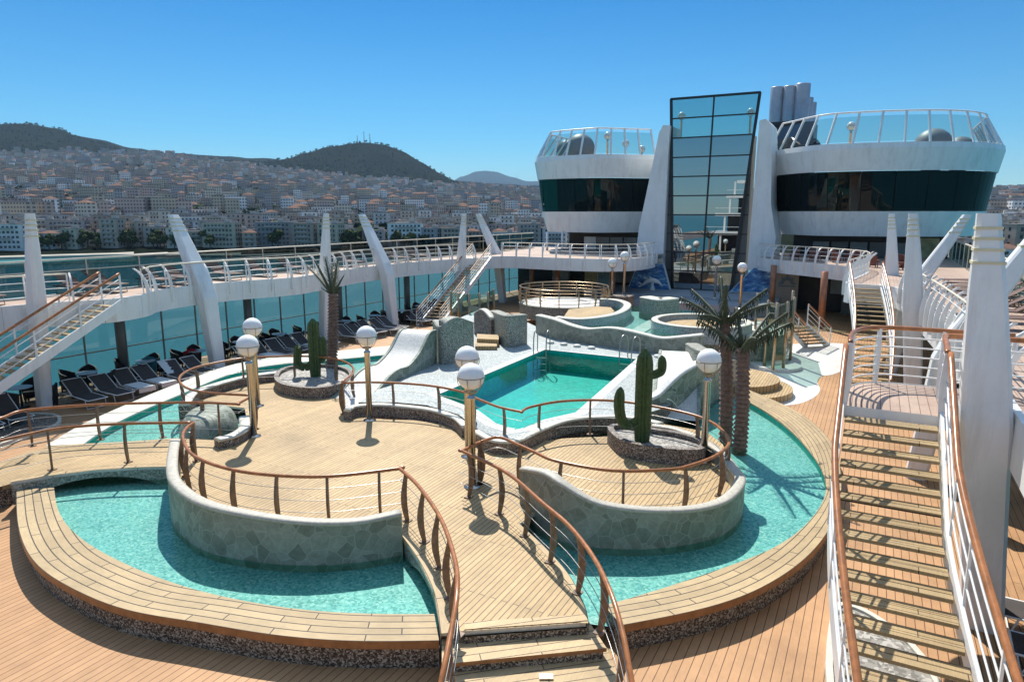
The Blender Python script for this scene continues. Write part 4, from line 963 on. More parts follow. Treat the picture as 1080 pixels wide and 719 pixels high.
pod('large white lounge pod with a curved dark window strip, right of the glass tower', dens(planR), zs, None, None, None)
pod('white lounge pod with a curved green dark window strip, left of the glass tower', dens(planL), zs, None, None, None, flip=True)
def domeo(label, x, Y, pxy, r):
    p = UY(x, pxy, Y); b = MB(); b.ball((p.x, Y, p.z), r, 20, 12); t = thing('radar_dome', label, 'radar dome', (p.x, Y, p.z-r))
    b.build('sphere', domeM, t); b = MB(); b.lathe([(r*.5, -r*1.6), (r*.45, -r*.8)], (p.x, Y, p.z), 14); b.build('pedestal', domeM, t)
domeo('big dark radar dome seen through the right pod balustrade', 984, 62, 155, 1.35)
domeo('smaller dark radar dome beside the big one on the right pod roof', 1012, 65, 160, 1.15)
domeo('dark radar dome seen through the left pod balustrade', 612, 61, 157, 1.35)
domeo('second dark radar dome on the left pod roof', 599, 64, 160, 1.15)
for i, (x, y, Y, l) in enumerate(((641, 143, 57, 'globe lamp on the left pod roof, tallest of three'), (660, 151, 60, 'globe lamp on the left pod roof, middle one of three'), (677, 157, 63, 'globe lamp on the left pod roof, smallest, nearest the tower'),
        (898, 133, 57, 'globe lamp on the right pod roof behind the glass'), (792, 118, 60, 'globe lamp on the roof right behind the tower top'), (719, 122, 60, 'globe lamp seen through the glass of the tower top'))):
    p = UY(x, y, Y); LP.put((p.x, p.y, p.z-2.57), 0, l, 'globe lamps on the roof')
# funnel
fn = thing('funnel', 'cluster of steel blue exhaust pipes rising above a black louvred casing', 'funnel', (-8.5, 75, 11))
for x, yt, Y, r in ((820, 92, 73, .62), (833.5, 91, 73, .62), (847, 88.5, 73, .70), (827, 95, 76, .55), (841, 97, 76, .55), (853, 103, 75, .45), (857, 108, 77, .4)):
    p = UY(x, yt, Y); b = MB(); b.lathe([(r, 9-p.z), (r, -.05), (r*.92, 0), (r*.8, 0), (r*.8, -.5), (.001, -.5)], p, 16); b.build('exhaust_pipe', pipeM, fn)
p0 = UY(818, 130, 68); p1 = UY(876, 168, 68); b = MB()
for k in range(9):
    z = p1.z+(p0.z-p1.z)*k/8; s = 1-.05*k; b.box(((p0.x+p1.x)/2-.2*k, 70, z), ((p1.x-p0.x)*s, 5*s, .34))
    b.build('louvre', blackM, fn); b = MB()
b.box(((p0.x+p1.x)/2-.6, 70, (p0.z+p1.z)/2-2), ((p1.x-p0.x)*.6, 3.6, (p0.z-p1.z)+4)); b.build('casing', blackM, fn)
# rear walls, bars and columns under the aft deck
def backwall(label, x0, x1, Y, z0, z1, parts):
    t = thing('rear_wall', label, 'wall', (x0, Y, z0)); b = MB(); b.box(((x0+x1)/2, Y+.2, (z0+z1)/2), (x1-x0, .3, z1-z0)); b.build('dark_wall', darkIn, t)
    for (a, c, za, zc, m, nm, d) in parts:
        b = MB(); b.box(((a+c)/2, Y-d/2, (za+zc)/2), (c-a, d, zc-za)); b.build(nm, m, t)
    return t
lit = mat('yellow_window', (.50, .42, .20), .5, var=.5, scale=1.4)
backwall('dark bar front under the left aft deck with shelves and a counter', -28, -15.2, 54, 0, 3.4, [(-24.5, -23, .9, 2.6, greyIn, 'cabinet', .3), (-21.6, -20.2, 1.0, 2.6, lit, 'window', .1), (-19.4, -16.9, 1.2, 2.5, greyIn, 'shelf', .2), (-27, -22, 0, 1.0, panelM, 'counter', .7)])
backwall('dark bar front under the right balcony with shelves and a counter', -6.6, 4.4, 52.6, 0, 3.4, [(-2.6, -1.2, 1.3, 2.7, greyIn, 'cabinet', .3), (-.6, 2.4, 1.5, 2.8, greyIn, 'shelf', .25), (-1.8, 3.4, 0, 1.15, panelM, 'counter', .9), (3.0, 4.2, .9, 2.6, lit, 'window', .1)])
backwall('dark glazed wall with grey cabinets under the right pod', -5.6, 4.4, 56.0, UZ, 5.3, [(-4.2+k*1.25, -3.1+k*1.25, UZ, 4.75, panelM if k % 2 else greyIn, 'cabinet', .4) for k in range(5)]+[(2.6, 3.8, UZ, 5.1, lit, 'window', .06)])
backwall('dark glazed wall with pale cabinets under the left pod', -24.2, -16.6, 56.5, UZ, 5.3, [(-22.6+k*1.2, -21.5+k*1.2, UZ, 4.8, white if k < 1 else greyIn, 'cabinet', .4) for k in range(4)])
CG = 'copper columns under the aft deck'
for x, y0, Y, l in ((561, 290, 50, 'far left'), (587.5, 290, 47.2, 'middle left'), (646, 297, 47.5, 'by the stone block'), (815, 300, 48.6, 'beside the sun emblem panel'), (867.6, 318, 44.5, 'in front of the right bar')):
    p = UY(x, y0, Y); b = MB(); b.lathe([(.2, 0), (.2, UZ-.29)], (p.x, Y, 0), 14); tag(b.build('column', copper), 'round copper coloured column under the aft deck, %s' % l, 'column', CG)
GC2 = 'slim white posts under the left pod'
for x in (577, 593):
    p = UY(x, 260, 53); b = MB(); b.lathe([(.11, UZ), (.11, 5.26)], (p.x, 53, 0), 10); tag(b.build('column', white), 'slim white post under the left pod, %s one' % ('outer' if x < 580 else 'inner'), 'column', GC2)
# emblem panel and artwork
p0 = UY(819, 293, 50.5); p1 = UY(841, 315, 50.5); t = thing('sign_panel', 'tan sign panel with a grey blue sun ray emblem under the right balcony', 'sign', (p0.x, 50.5, 0))
tanM = mat('tan_panel', (.34, .27, .20), .5, var=.08)
b = MB(); b.box(((p0.x+p1.x)/2, 50.5, 1.6), (p1.x-p0.x, .12, 3.2)); b.build('panel', tanM, t)
cx_ = (p0.x+p1.x)/2; cz_ = 2.05; emb = mat('emblem_grey', (.10, .16, .18), .4); b = MB()
for k in range(9):
    a = math.pi*k/8; L_ = .62 if k % 2 == 0 else .5; d = Vector((math.cos(a), 0, math.sin(a))); n_ = Vector((-d.z, 0, d.x)); c = Vector((cx_, 50.42, cz_))
    b.add([c+d*.2-n_*.03, c+d*(L_*.7)-n_*.09, c+d*L_, c+d*(L_*.7)+n_*.09, c+d*.2+n_*.03], [(0, 1, 2, 3, 4)])
b.box((cx_, 50.425, cz_-.18), (1.1, .012, .1)); b.build('emblem', emb, t)
t = thing('wall_picture', 'framed picture in teal and grey tones under the left aft deck', 'picture', (-17.4, 49.5, 0)); p0 = UY(630, 286, 49.5); p1 = UY(643.5, 303, 49.5)
b = MB(); b.box(((p0.x+p1.x)/2, 49.5, (p0.z+p1.z)/2), (p1.x-p0.x, .1, p0.z-p1.z)); b.build('frame', mat('pale_frame', (.42, .40, .36), .5), t)
b = MB(); b.box(((p0.x+p1.x)/2, 49.43, (p0.z+p1.z)/2), ((p1.x-p0.x)*.84, .02, (p0.z-p1.z)*.84)); b.build('picture', mat('picture_teal', (.10, .22, .25), .5, var=.7, scale=1.6), t)

# glass screens by the hot tubs
def screens(label, px, z, h, m):
    p = [U(x, y, z) for x, y in px]; t = thing('glass_screen', label, 'glass screen', p[0])
    for a, c in zip(p, p[1:]):
        d = (c-a).normalized(); b = MB(); b.bar(a+d*.06+Vector((0, 0, h/2)), c-d*.06+Vector((0, 0, h/2)), .02, h-.05); b.build('pane', m, t)
    for a in p:
        b = MB(); b.lathe([(.07, 0), (.07, h+.03)], a, 8); b.build('post', bronze, t)
screens('curved clear glass shower screen on posts at the foot of the far left stair', [(476, 343), (484, 346), (495, 347), (506, 346), (515, 344), (521, 340)], .0, 2.1, clearG)
screens('curved clear glass shower screen on bronze posts at the right hot tub', [(795, 372), (806, 386), (815, 390), (826, 388), (833, 380), (832, 368)], .15, 2.9, clearG)
b = MB(); c = U(818, 385, .1); b.lathe([(1.1, 0), (1.1, .16), (.001, .16)], (c.x, c.y, 0), 24, smooth=False); tag(b.build('shower_base', pebW), 'low white round base under the right glass shower screen', 'base')

# pool ladders
def ladder(label, px, d, w=.55):
    c = U(px[0], px[1], SZ); d = Vector((d[0], d[1], 0)).normalized(); n = Vector((-d.y, d.x, 0)); t = thing('pool_ladder', label, 'ladder', c)
    for sg in (-1, 1):
        q = c+n*sg*w/2; MB().tube(smooth([q-d*.55, q-d*.55+Vector((0, 0, .75)), q-d*.3+Vector((0, 0, .98)), q+Vector((0, 0, .85)), q+d*.12+Vector((0, 0, .3)), q+d*.12-Vector((0, 0, 1.0))], 5), .025, 8).build('rail', wireM, t)
    for k in range(3):
        b = MB(); z = c.z-.15-.27*k; b.bar(Vector((c.x, c.y, z))+d*.12-n*w/2, Vector((c.x, c.y, z))+d*.12+n*w/2, .09, .03); b.build('rung', wireM, t)
ladder('steel pool ladder at the far left corner of the main pool', (570, 373), (.2, -1))
ladder('steel pool ladder at the far right corner of the main pool, above the cactus', (661, 380), (-.2, -1))
# ================================================================== FURNITURE
def lounger_proto(sling, nm='sun_lounger', white=None):
    white = white or globals()['white']
    t = thing(nm, '', 'sun lounger'); w_ = .33
    b = MB()
    for s in (-1, 1): b.tube([(.95, s*w_, .34), (-.25, s*w_, .34), (-.95, s*w_, .33)], .02, 6)
    b.tube([(.95, -w_, .34), (.95, w_, .34)], .02, 6); b.tube([(-.95, -w_, .33), (-.95, w_, .33)], .02, 6); b.build('frame', white, t)
    b = MB(); b.box((.36, 0, .345), (1.16, .60, .018)); b.build('seat', sling, t)
    b = MB(); b.box((-.56, 0, .57), (.84, .60, .018), ry=R(33)); bk = b.build('backrest', sling, t)
    b = MB(); 
    for s in (-1, 1): b.tube([(-.2, s*w_, .35), (-.93, s*w_, .82)], .017, 6)
    b.tube([(-.93, -w_, .82), (-.93, w_, .82)], .017, 6); b.build('back_frame', white, bk)
    for x, dx in ((.72, .1), (-.7, -.1)):
        b = MB(); b.tube([(x, -w_, .34), (x+dx, -w_, .02), (x+dx, w_, .02), (x, w_, .34)], .017, 6); b.build('leg', white, t)
    return Proto(t)
def chair_proto(m):
    t = thing('rattan_armchair', '', 'chair'); b = MB(); b.box((0, 0, .36), (.52, .5, .14)); b.build('seat', m, t)
    b = MB(); n = 13; A = []; B = []; C_ = []; D = []
    for i in range(n):
        a = math.pi*(-.62+1.24*i/(n-1)); h = .88-.24*abs(i/(n-1)-.5)*2; d = Vector((-math.cos(a), math.sin(a), 0))
        A.append(d*.29+Vector((0, 0, .1))); B.append(d*.34+Vector((0, 0, h))); C_.append(d*.25+Vector((0, 0, .1))); D.append(d*.29+Vector((0, 0, h)))
    b.strip(A, B); b.strip(D, C_); b.strip(B, D); b.strip(C_, A)
    for e in (0, -1): b.add([A[e], B[e], D[e], C_[e]], [(0, 1, 2, 3)])
    b.build('backrest', m, t)
    for x in (-.2, .2):
        for y in (-.2, .2): b = MB(); b.box((x, y, .15), (.045, .045, .3)); b.build('leg', m, t)
    return Proto(t)
def table_proto():
    t = thing('cafe_table', '', 'table'); MB().lathe([(.38, .72), (.38, .745), (.001, .745)], n=20, smooth=False).build('tabletop', tableM, t)
    MB().lathe([(.04, .03), (.04, .72)], n=10).build('stem', blackM, t); MB().lathe([(.24, 0), (.24, .02), (.05, .04)], n=16).build('base', blackM, t); return Proto(t)
rnd = random.Random(11)
LD = lounger_proto(slatM); brownM = mat('brown_sling', (.12, .06, .045), .75, var=.25); LB = lounger_proto(brownM, white=mat('brown_frame', (.16, .10, .07), .5))
AC = chair_proto(ratM); TB = table_proto()
G1 = 'dark sun loungers lined up on the left lower deck'
ys = [9.6, 10.5, 11.4, 13.9, 14.8, 15.7, 16.6, 17.6, 18.6, 21.3, 22.2, 23.1, 24.1, 25.0, 25.9, 28.0, 28.9, 29.8, 30.7, 31.6, 34.2, 35.1, 36.0]
for i, y in enumerate(ys):
    z = 'before the first leaning strut' if y < 19 else ('between the leaning strut and the left palm' if y < 26 else 'beyond the left palm')
    LD.put((-24.75+rnd.uniform(-.15, .15), y, 0), R(-6+rnd.uniform(-5, 5)), 'dark white framed sun lounger, left deck, %s' % z, G1)
def towel(label, x, y, rz=0, part='seat'):
    b = MB(); n = 10
    A, B = [], []
    for i in range(n+1):
        s = i/n; px_ = (.9-1.1*s) if part == 'seat' else (-.22-.70*s); pz = .358 if part == 'seat' else .375+.455*s
        A.append(Vector((px_, -.31, pz+.004*math.sin(i*2)))); B.append(Vector((px_, .31, pz+.004*math.cos(i*3))))
    b.strip(A, B); b.strip([p+Vector((0, 0, .02)) for p in A], [p+Vector((0, 0, .02)) for p in B])
    A2 = [Vector((A[0].x, s*.325, .2+.16*k)) for s in (-1, 1) for k in (0, 1)]; b.add(A2, [(0, 1, 3, 2)])
    o = b.build('towel', towelM); o.location = (x, y, 0); o.rotation_euler = (0, 0, rz); tag(o, label, 'towel', 'white towels on the left sun loungers')
towel('white towel spread over a sun lounger near the left edge, close to the rim', -24.7, 15.7, R(-5)); towel('white towel spread on a sun lounger beside another white towel, near the left stair', -24.7, 16.6, R(-4))
towel('white towel over the backrest of a lounger left of the first leaning strut', -24.75, 17.6, R(-4), 'back'); towel('white towel on a lounger just right of the first leaning strut', -24.7, 22.2, R(-6)); towel('white towel on a lounger left of the left palm', -24.7, 25.0, R(-6))
G2 = 'black rattan armchairs around the left deck tables'; k = 0
for ti in range(12):
    y = 12.6+2.45*ti; x = -26.55+rnd.uniform(-.15, .15)
    TB.put((x, y, 0), 0, 'small round grey table among black armchairs by the teal glass wall, %s' % ('near the left stair' if y < 19 else 'behind the middle loungers' if y < 28 else 'beyond the left palm'), 'small round tables on the left deck')
    for a in (35, 140, 215, 320):
        an = R(a+rnd.uniform(-14, 14)); d = rnd.uniform(.72, .92); c = (x+d*math.cos(an), y+d*math.sin(an), 0)
        AC.put(c, an+math.pi+rnd.uniform(-.3, .3) if False else an+math.pi+math.pi+rnd.uniform(-.3, .3)+math.pi, 'black rattan armchair at a small table by the left glass wall, %s' % ('near the left stair' if y < 19 else 'behind the middle loungers' if y < 28 else 'beyond the left palm'), G2)
for lab, m, px in (('bright red armchair among the black ones, left of the first leaning strut', redM, (201, 368)), ('dark teal cushioned armchair among the black ones, left of the first leaning strut', tealM, (156, 376))):
    p = U(px[0], px[1], .8); pr = chair_proto(m); o = pr.put((max(-27.2, p.x), p.y, 0), 2.6, lab); o['category'] = 'chair'; o.name = 'cushioned_armchair'
G3 = 'brown sun loungers along the left upper deck'
for i in range(30):
    y = 6.5+1.12*i
    if i % 7 in (3, 6) or i % 2 == 1 and i > 14: continue
    if 14.2 < y < 15.2: continue
    LB.put((-27.25+rnd.uniform(-.1, .1), y, UZ), R(rnd.uniform(-6, 6))+math.pi*0, 'brown sling sun lounger on the left upper deck, %s' % ('left of the first leaning strut' if y < 19 else 'between the leaning struts' if y < 32 else 'beyond the second leaning strut'), G3)
G4 = 'brown sun loungers on the right upper deck'
for i in range(9):
    y = 22.5+1.5*i; LB.put((3.5, y, UZ), math.pi+R(rnd.uniform(-6, 6)), 'brown sling sun lounger on the right upper deck behind the struts', G4)
G5 = 'reddish brown chairs on the right balcony'; AB = chair_proto(mat('red_brown_wicker', (.20, .07, .045), .6, var=.3))
for i, (x, y) in enumerate(((-4.9, 50.5), (-3.6, 49.6), (-2.2, 48.6), (-1.0, 47.2), (-.1, 45.4), (-3.0, 51), (-1.6, 50), (.8, 46), (1.2, 44), (.9, 41.5))):
    AB.put((x, y, UZ), rnd.uniform(0, 6), 'reddish brown wicker chair on the right balcony behind the curved railing', G5)
G6 = 'dark loungers on the right lower deck'
for i in range(6):
    LD.put((3.3, 7.5+1.1*i, 0), math.pi+R(rnd.uniform(-6, 6)), 'dark sun lounger on the right lower deck behind the near strut', G6)
for i in range(7):
    y = 17+2.2*i; AC.put((2.9+rnd.uniform(-.3, .3), y, 0), rnd.uniform(0, 6), 'black rattan armchair in the shade of the right lower deck', 'black armchairs under the right walkway')
boxM = mat('maroon_box', (.13, .075, .07), .5, var=.08)
t = thing('deck_locker', 'large maroon brown deck locker at the right picture edge behind the near strut', 'locker', (3.2, 7.2, 0)); b = MB(); b.box((3.35, 8.6, .55), (1.5, 4.0, 1.1)); b.build('body', boxM, t); b = MB(); b.box((3.35, 8.6, 1.13), (1.6, 4.1, .06)); b.build('lid', boxM, t)
# gravel beds
def bed(label, px, z=.16, gm=None):
    p = smooth(us(px, z), 4, True); t = thing('gravel_bed', label, 'gravel bed', p[0]); q = [Vector((v.x, v.y, 0)) for v in p]
    MB().poly(q, z-.04).build('gravel', gm or gravelM, t); i = offset(q, .1, True); b = MB(); b.side(q, 0, z); b.side(i[::-1], 0, z); b.strip([v+Vector((0, 0, z)) for v in q+[q[0]]], [v+Vector((0, 0, z)) for v in i+[i[0]]]); b.build('kerb', capPale, t)
bed('white gravel bed with a pale kerb under the near stair', [(876, 648), (888, 634), (925, 648), (975, 690), (1000, 760), (905, 800), (872, 720)])
bed('dark gravel bed at the left foot of the footbridge', [(-30, 448), (10, 436), (58, 436), (62, 446), (30, 458), (-30, 474)], .12, pebB)

# the ship's aft block behind the viewer, mirrored in the tower glass
t = thing('terrace_block', 'white stepped deck block with open terraces behind the viewer', 'superstructure', (-11.7, -24, 0))
for k, (y, z0, z1) in enumerate(((-16, 0, 3.4), (-19, 3.6, 6.6), (-23, 6.8, 9.8), (-27, 10, 12.5))):
    b = MB(); b.box((-11.7, y-6, z1), (30-2*k, 12, .5)); b.build('terrace', white, t); b = MB(); b.box((-11.7, y-8, (z0+z1)/2), (27-2*k, 8, z1-z0)); b.build('glazed_wall', darkIn, t)
    b = MB()
    for j in range(9): b.box((-24+3.05*j, y-.3, (z0+z1)/2), (.3, .3, z1-z0)); b.build('post', white, t); b = MB()
    b.box((-11.7, y-.2, z1+1.1), (30-2*k, .06, .08)); b.build('rail', white, t)
# ================================================================== SEA, TOWN AND HILLS
SEA = -20.
def wdir(px): d = ray(px, HOR); d.z = 0; return d.normalized()
def interp(tb, x):
    if x <= tb[0][0]: return tb[0][1]
    for (a, b_), (c, d) in zip(tb, tb[1:]):
        if x <= c:
            s = (x-a)/(c-a); s = s*s*(3-2*s)*.5+s*.5; return b_+(d-b_)*s
    return tb[-1][1]
SHORE = [(-400, 500), (0, 505), (110, 505), (240, 460), (400, 440), (600, 440), (800, 430), (1000, 330), (1400, 330)]
CTOP = [(-300, 168), (0, 168), (150, 166), (280, 180), (400, 191), (500, 199), (560, 203), (1000, 203), (1080, 203), (1300, 196)]
RIDGE = [(-300, 150), (-100, 140), (0, 137), (40, 137), (72, 142), (90, 149), (112, 156), (150, 166), (200, 171), (270, 175), (330, 178), (430, 188), (500, 197), (560, 199), (1000, 202), (1080, 203), (1300, 190)]
RIDGE2 = [(-100, 170), (40, 150), (85, 148.5), (110, 152), (150, 161), (180, 165), (230, 168), (285, 171), (330, 176), (420, 186), (520, 196), (560, 198), (1000, 205), (1300, 200)]
PEAK = [(200, 200), (240, 188), (270, 180), (300, 173), (330, 164), (350, 159), (370, 156), (388, 155), (405, 156.5), (425, 163), (445, 174), (465, 186), (480, 195), (500, 204)]
def zy(y, d, px=540): return CZ+d*(HOR-y)/math.hypot(FPX, px-CXP)
def ss(a, b_, x): x = max(0, min(1, (x-a)/(b_-a))); return x*x*(3-2*x)
def ground(px, d):
    d0 = interp(SHORE, px)
    if d < d0: return SEA-4+3.0*ss(d0-60, d0, d)
    zc = zy(interp(CTOP, px), 3400, px); t_ = min(1, (d-d0)/(3400-d0)); z = SEA+2.5+(zc-SEA-2.5)*t_**1.18
    zr_ = zy(interp(RIDGE, px), 4700, px); z += (zr_-zc)*ss(3300, 4700, d)
    zr2 = zy(interp(RIDGE2, px), 6200, px); z += (max(zr2, zr_*.9)-zr_)*ss(4750, 6200, d)
    zp = zy(interp(PEAK, px), 4000, px); fall = math.exp(-((d-4000)/480)**2)
    if px > 190 and px < 510: z = max(z, z+(zp-z)*fall) if zp > z else z
    w_ = wdir(px)*d; n = mnoise.noise(Vector((w_.x/210, w_.y/210, 0)))+.5*mnoise.noise(Vector((w_.x/80, w_.y/80, 3)))
    return z+n*(3 + 8*ss(2600, 4000, d))*ss(d0, d0+250, d)
pxs = [-330+6*i for i in range(int(1720/6))]; ds = []
d = 300.
while d < 6900: ds.append(d); d *= 1.027
vs = []
for d in ds:
    for px in pxs:
        w_ = wdir(px)*d; vs.append((w_.x, w_.y, ground(px, d)))
n = len(pxs); b = MB(); b.add(vs, [(i*n+k, i*n+k+1, i*n+n+k+1, i*n+n+k) for i in range(len(ds)-1) for k in range(n-1)], smooth=True)
def ground_mat():
    m, t, bs, L = nodes('hillside'); setp(bs, .95, 0, 0); v = coords(t)
    a = noise(t, v, .008, 6, .7); sp = t.nodes.new('ShaderNodeTexVoronoi'); sp.inputs['Scale'].default_value = .07; L.new(v, sp.inputs['Vector'])
    base = ramp(t, a, [(.35, (.010, .015, .010)), (.55, (.016, .021, .014)), (.78, (.04, .038, .028))])
    L.new(mixc(t, ramp(t, sp.outputs['Distance'], [(.25, (.9, .9, .9)), (.5, (0, 0, 0))]), base , (.007, .011, .007)), bs.inputs['Base Color']); return m
struct(b.build('hillside', ground_mat()))
# far blue hill
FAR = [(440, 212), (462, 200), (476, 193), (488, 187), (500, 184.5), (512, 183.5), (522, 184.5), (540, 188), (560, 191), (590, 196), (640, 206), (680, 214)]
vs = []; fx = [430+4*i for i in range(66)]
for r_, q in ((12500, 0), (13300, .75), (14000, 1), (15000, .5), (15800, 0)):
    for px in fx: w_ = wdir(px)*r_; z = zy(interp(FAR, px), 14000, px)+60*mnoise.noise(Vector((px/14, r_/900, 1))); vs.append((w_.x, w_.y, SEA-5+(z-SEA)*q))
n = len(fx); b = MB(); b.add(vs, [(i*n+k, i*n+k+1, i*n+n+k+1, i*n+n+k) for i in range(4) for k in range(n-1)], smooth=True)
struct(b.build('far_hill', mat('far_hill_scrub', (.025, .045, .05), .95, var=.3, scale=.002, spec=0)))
# sea
seaM, t, bs, L = nodes('sea_water'); setp(bs, .3, 0, .25); v = coords(t); L.new(ramp(t, noise(t, v, .012, 4), [(.35, (.035, .15, .165)), (.65, (.05, .20, .21))]), bs.inputs['Base Color']); bump(t, bs, noise(t, v, .35, 4), .3, .3)
b = MB(); b.lathe([(16500, 0), (9000, 0), (5000, 0), (2800, 0), (1500, 0), (800, 0), (420, 0), (220, 0), (110, 0), (50, 0)], (0, 0, SEA), 96, smooth=False); struct(b.build('sea', seaM))
shM, t, bs, L = nodes('shallow_water'); setp(bs, .15, 0, .5); L.new(ramp(t, noise(t, coords(t), .03, 3), [(.35, (.05, .27, .30)), (.65, (.09, .36, .37))]), bs.inputs['Base Color'])
A = [wdir(px)*(interp(SHORE, px)-70)+Vector((0, 0, SEA+.12)) for px in range(-330, 150, 8)]; B = [wdir(px)*(interp(SHORE, px)-2)+Vector((0, 0, SEA+.12)) for px in range(-330, 150, 8)]
struct(MB().strip(A, B).build('shallow_water', shM))
A = [wdir(px)*(interp(SHORE, px)-6)+Vector((0, 0, SEA+1.6)) for px in range(-330, 1390, 8)]; B = [wdir(px)*(interp(SHORE, px)+26)+Vector((0, 0, SEA+2.9)) for px in range(-330, 1390, 8)]
b = MB(); b.strip(A, B); b.strip([p-Vector((0, 0, 3)) for p in A], A); struct(b.build('quay', mat('quay_stone', (.38, .34, .28), .8, var=.25, scale=.05)))

# ---- houses
def wallmat():
    m, t, bs, L = nodes('house_wall'); setp(bs, .85, 0, .03); oi = t.nodes.new('ShaderNodeObjectInfo'); n = noise(t, coords(t), .25, 4)
    L.new(mixc(t, 1, oi.outputs['Color'], ramp(t, n, [(.3, (.8, .8, .8)), (.7, (1, 1, 1))]), 'MULTIPLY'), bs.inputs['Base Color']); return m
houseW = wallmat(); winM = mat('house_window', (.03, .035, .04), .2, var=.3); slabM = mat('balcony_slab', (.42, .40, .37), .8)
tileM = mat('terracotta_roof', (.21, .125, .095), .85, var=.3, scale=.3, spec=.03); flatM = mat('flat_roof', (.24, .225, .21), .9, var=.25, scale=.2, spec=.03)
def house_proto(fl, w_, dp, hip, seed):
    rn = random.Random(seed); t = thing('apartment_block', '', 'building'); H = fl*3.05+.6; b = MB()
    b.box((0, 0, H/2-3), (w_, dp, H+6)); b.m = 1
    step = rn.choice((2.6, 3.0, 3.4)); ww = rn.choice((1.3, 1.6, 2.0))
    for side in range(4):
        L_ = w_ if side % 2 == 0 else dp; k = int((L_-1.2)/step)
        for f in range(fl):
            z = .9+f*3.05+1.0
            for i in range(k):
                x = (i-(k-1)/2)*step; c = {0: (x, -dp/2-.02, z), 2: (x, dp/2+.02, z), 1: (w_/2+.02, x, z), 3: (-w_/2-.02, x, z)}[side]
                hx, hz = ww/2, .75
                if side % 2 == 0: q = [(c[0]-hx, c[1], z-hz), (c[0]+hx, c[1], z-hz), (c[0]+hx, c[1], z+hz), (c[0]-hx, c[1], z+hz)]
                else: q = [(c[0], c[1]-hx, z-hz), (c[0], c[1]+hx, z-hz), (c[0], c[1]+hx, z+hz), (c[0], c[1]-hx, z+hz)]
                b.add(q, [(0, 1, 2, 3)])
    b.m = 2
    for f in range(1, fl):
        z = f*3.05+.6
        if rn.random() < .8:
            b.box((0, -dp/2-.55, z), (w_*rn.uniform(.5, .95), 1.1, .22)); b.box((0, -dp/2-1.05, z+.55), (w_*.5, .08, .9))
        if rn.random() < .5: b.box((w_/2+.5, 0, z), (1., dp*.6, .22))
    b.build('house_body', [houseW, winM, slabM], t); b = MB()
    if hip:
        o = .5; x, y = w_/2+o, dp/2+o; r_ = max(.5, x-y); hh = y*.42
        b.add([(-x, -y, H), (x, -y, H), (x, y, H), (-x, y, H), (-r_, 0, H+hh), (r_, 0, H+hh)], [(0, 1, 5, 4), (1, 2, 5), (2, 3, 4, 5), (3, 0, 4), (3, 2, 1, 0)])
        b.build('roof', tileM, t)
    else:
        b.box((0, 0, H+.2), (w_+.3, dp+.3, .4)); rf = b.build('roof', flatM, t); b = MB(); b.box((w_*.2, 0, H+1.2), (3.5, 3, 2.2)); b.build('stair_head', slabM, rf)
    return t
CW = [((.62, .57, .48), 'cream'), ((.80, .79, .77), 'white'), ((.46, .38, .31), 'tan'), ((.52, .42, .38), 'pinkish'), ((.40, .40, .41), 'grey'), ((.50, .45, .35), 'ochre')]
specs = [(4, 12, 9, False), (3, 10, 9, True), (5, 16, 10, False), (4, 19, 10, False), (3, 14, 10, False), (3, 9, 8, True), (6, 12, 10, False), (4, 11, 10, False), (5, 24, 10, False), (3, 17, 9, False)]
protos = [(house_proto(*s, seed=i), s) for i, s in enumerate(specs)]
ptree = {id(p): [k for k in kids(p)] for p, s in protos}; gtree = {id(p): kids(p) for pp_, s in protos for p in kids(pp_)}; used = set()
rn = random.Random(5); cells = []
d = 470.
while d < 3550:
    step = 13.5+d*.0042
    px = -150.
    while px < 1200:
        dpx = step/d*FPX*1.12; px += dpx*rn.uniform(.7, 1.25)
        if 640 < px < 1000: continue
        dd = d+rn.uniform(-.4, .4)*step
        d0 = interp(SHORE, px)
        if dd < d0+34: continue
        thick = 1-.6*ss(2700, 3550, dd)
        den = mnoise.noise(Vector((px/60, dd/260, 7)))
        if rn.random() > thick*(1.0 if den > -.1 else .5): continue
        if 285 < px < 495 and dd > 3050: continue
        cells.append((px, dd))
    d += step*1.15
for px in [1000+7*i for i in range(30)]:
    for dd in (370, 430, 500, 590): 
        if rn.random() < .75: cells.append((px+rn.uniform(-4, 4), dd+rn.uniform(-25, 25)))
def vis(c): return -20 < c[0] < 585 or 1025 < c[0] < 1100
front = sorted([c for c in cells if vis(c)], key=lambda c: c[1]-interp(SHORE, c[0])*.0)[:290]
fs = set(front); rest = [c for c in cells if c not in fs]
def spot(px, dd):
    if px > 1000: return 'beyond the right pod'
    return ('by the left picture edge' if px < 60 else 'left of second left strut' if px < 190 else 'left of third left strut' if px < 325 else 'left of fourth left strut' if px < 400 else 'left of fifth left strut' if px < 490 else 'beside the left pod')
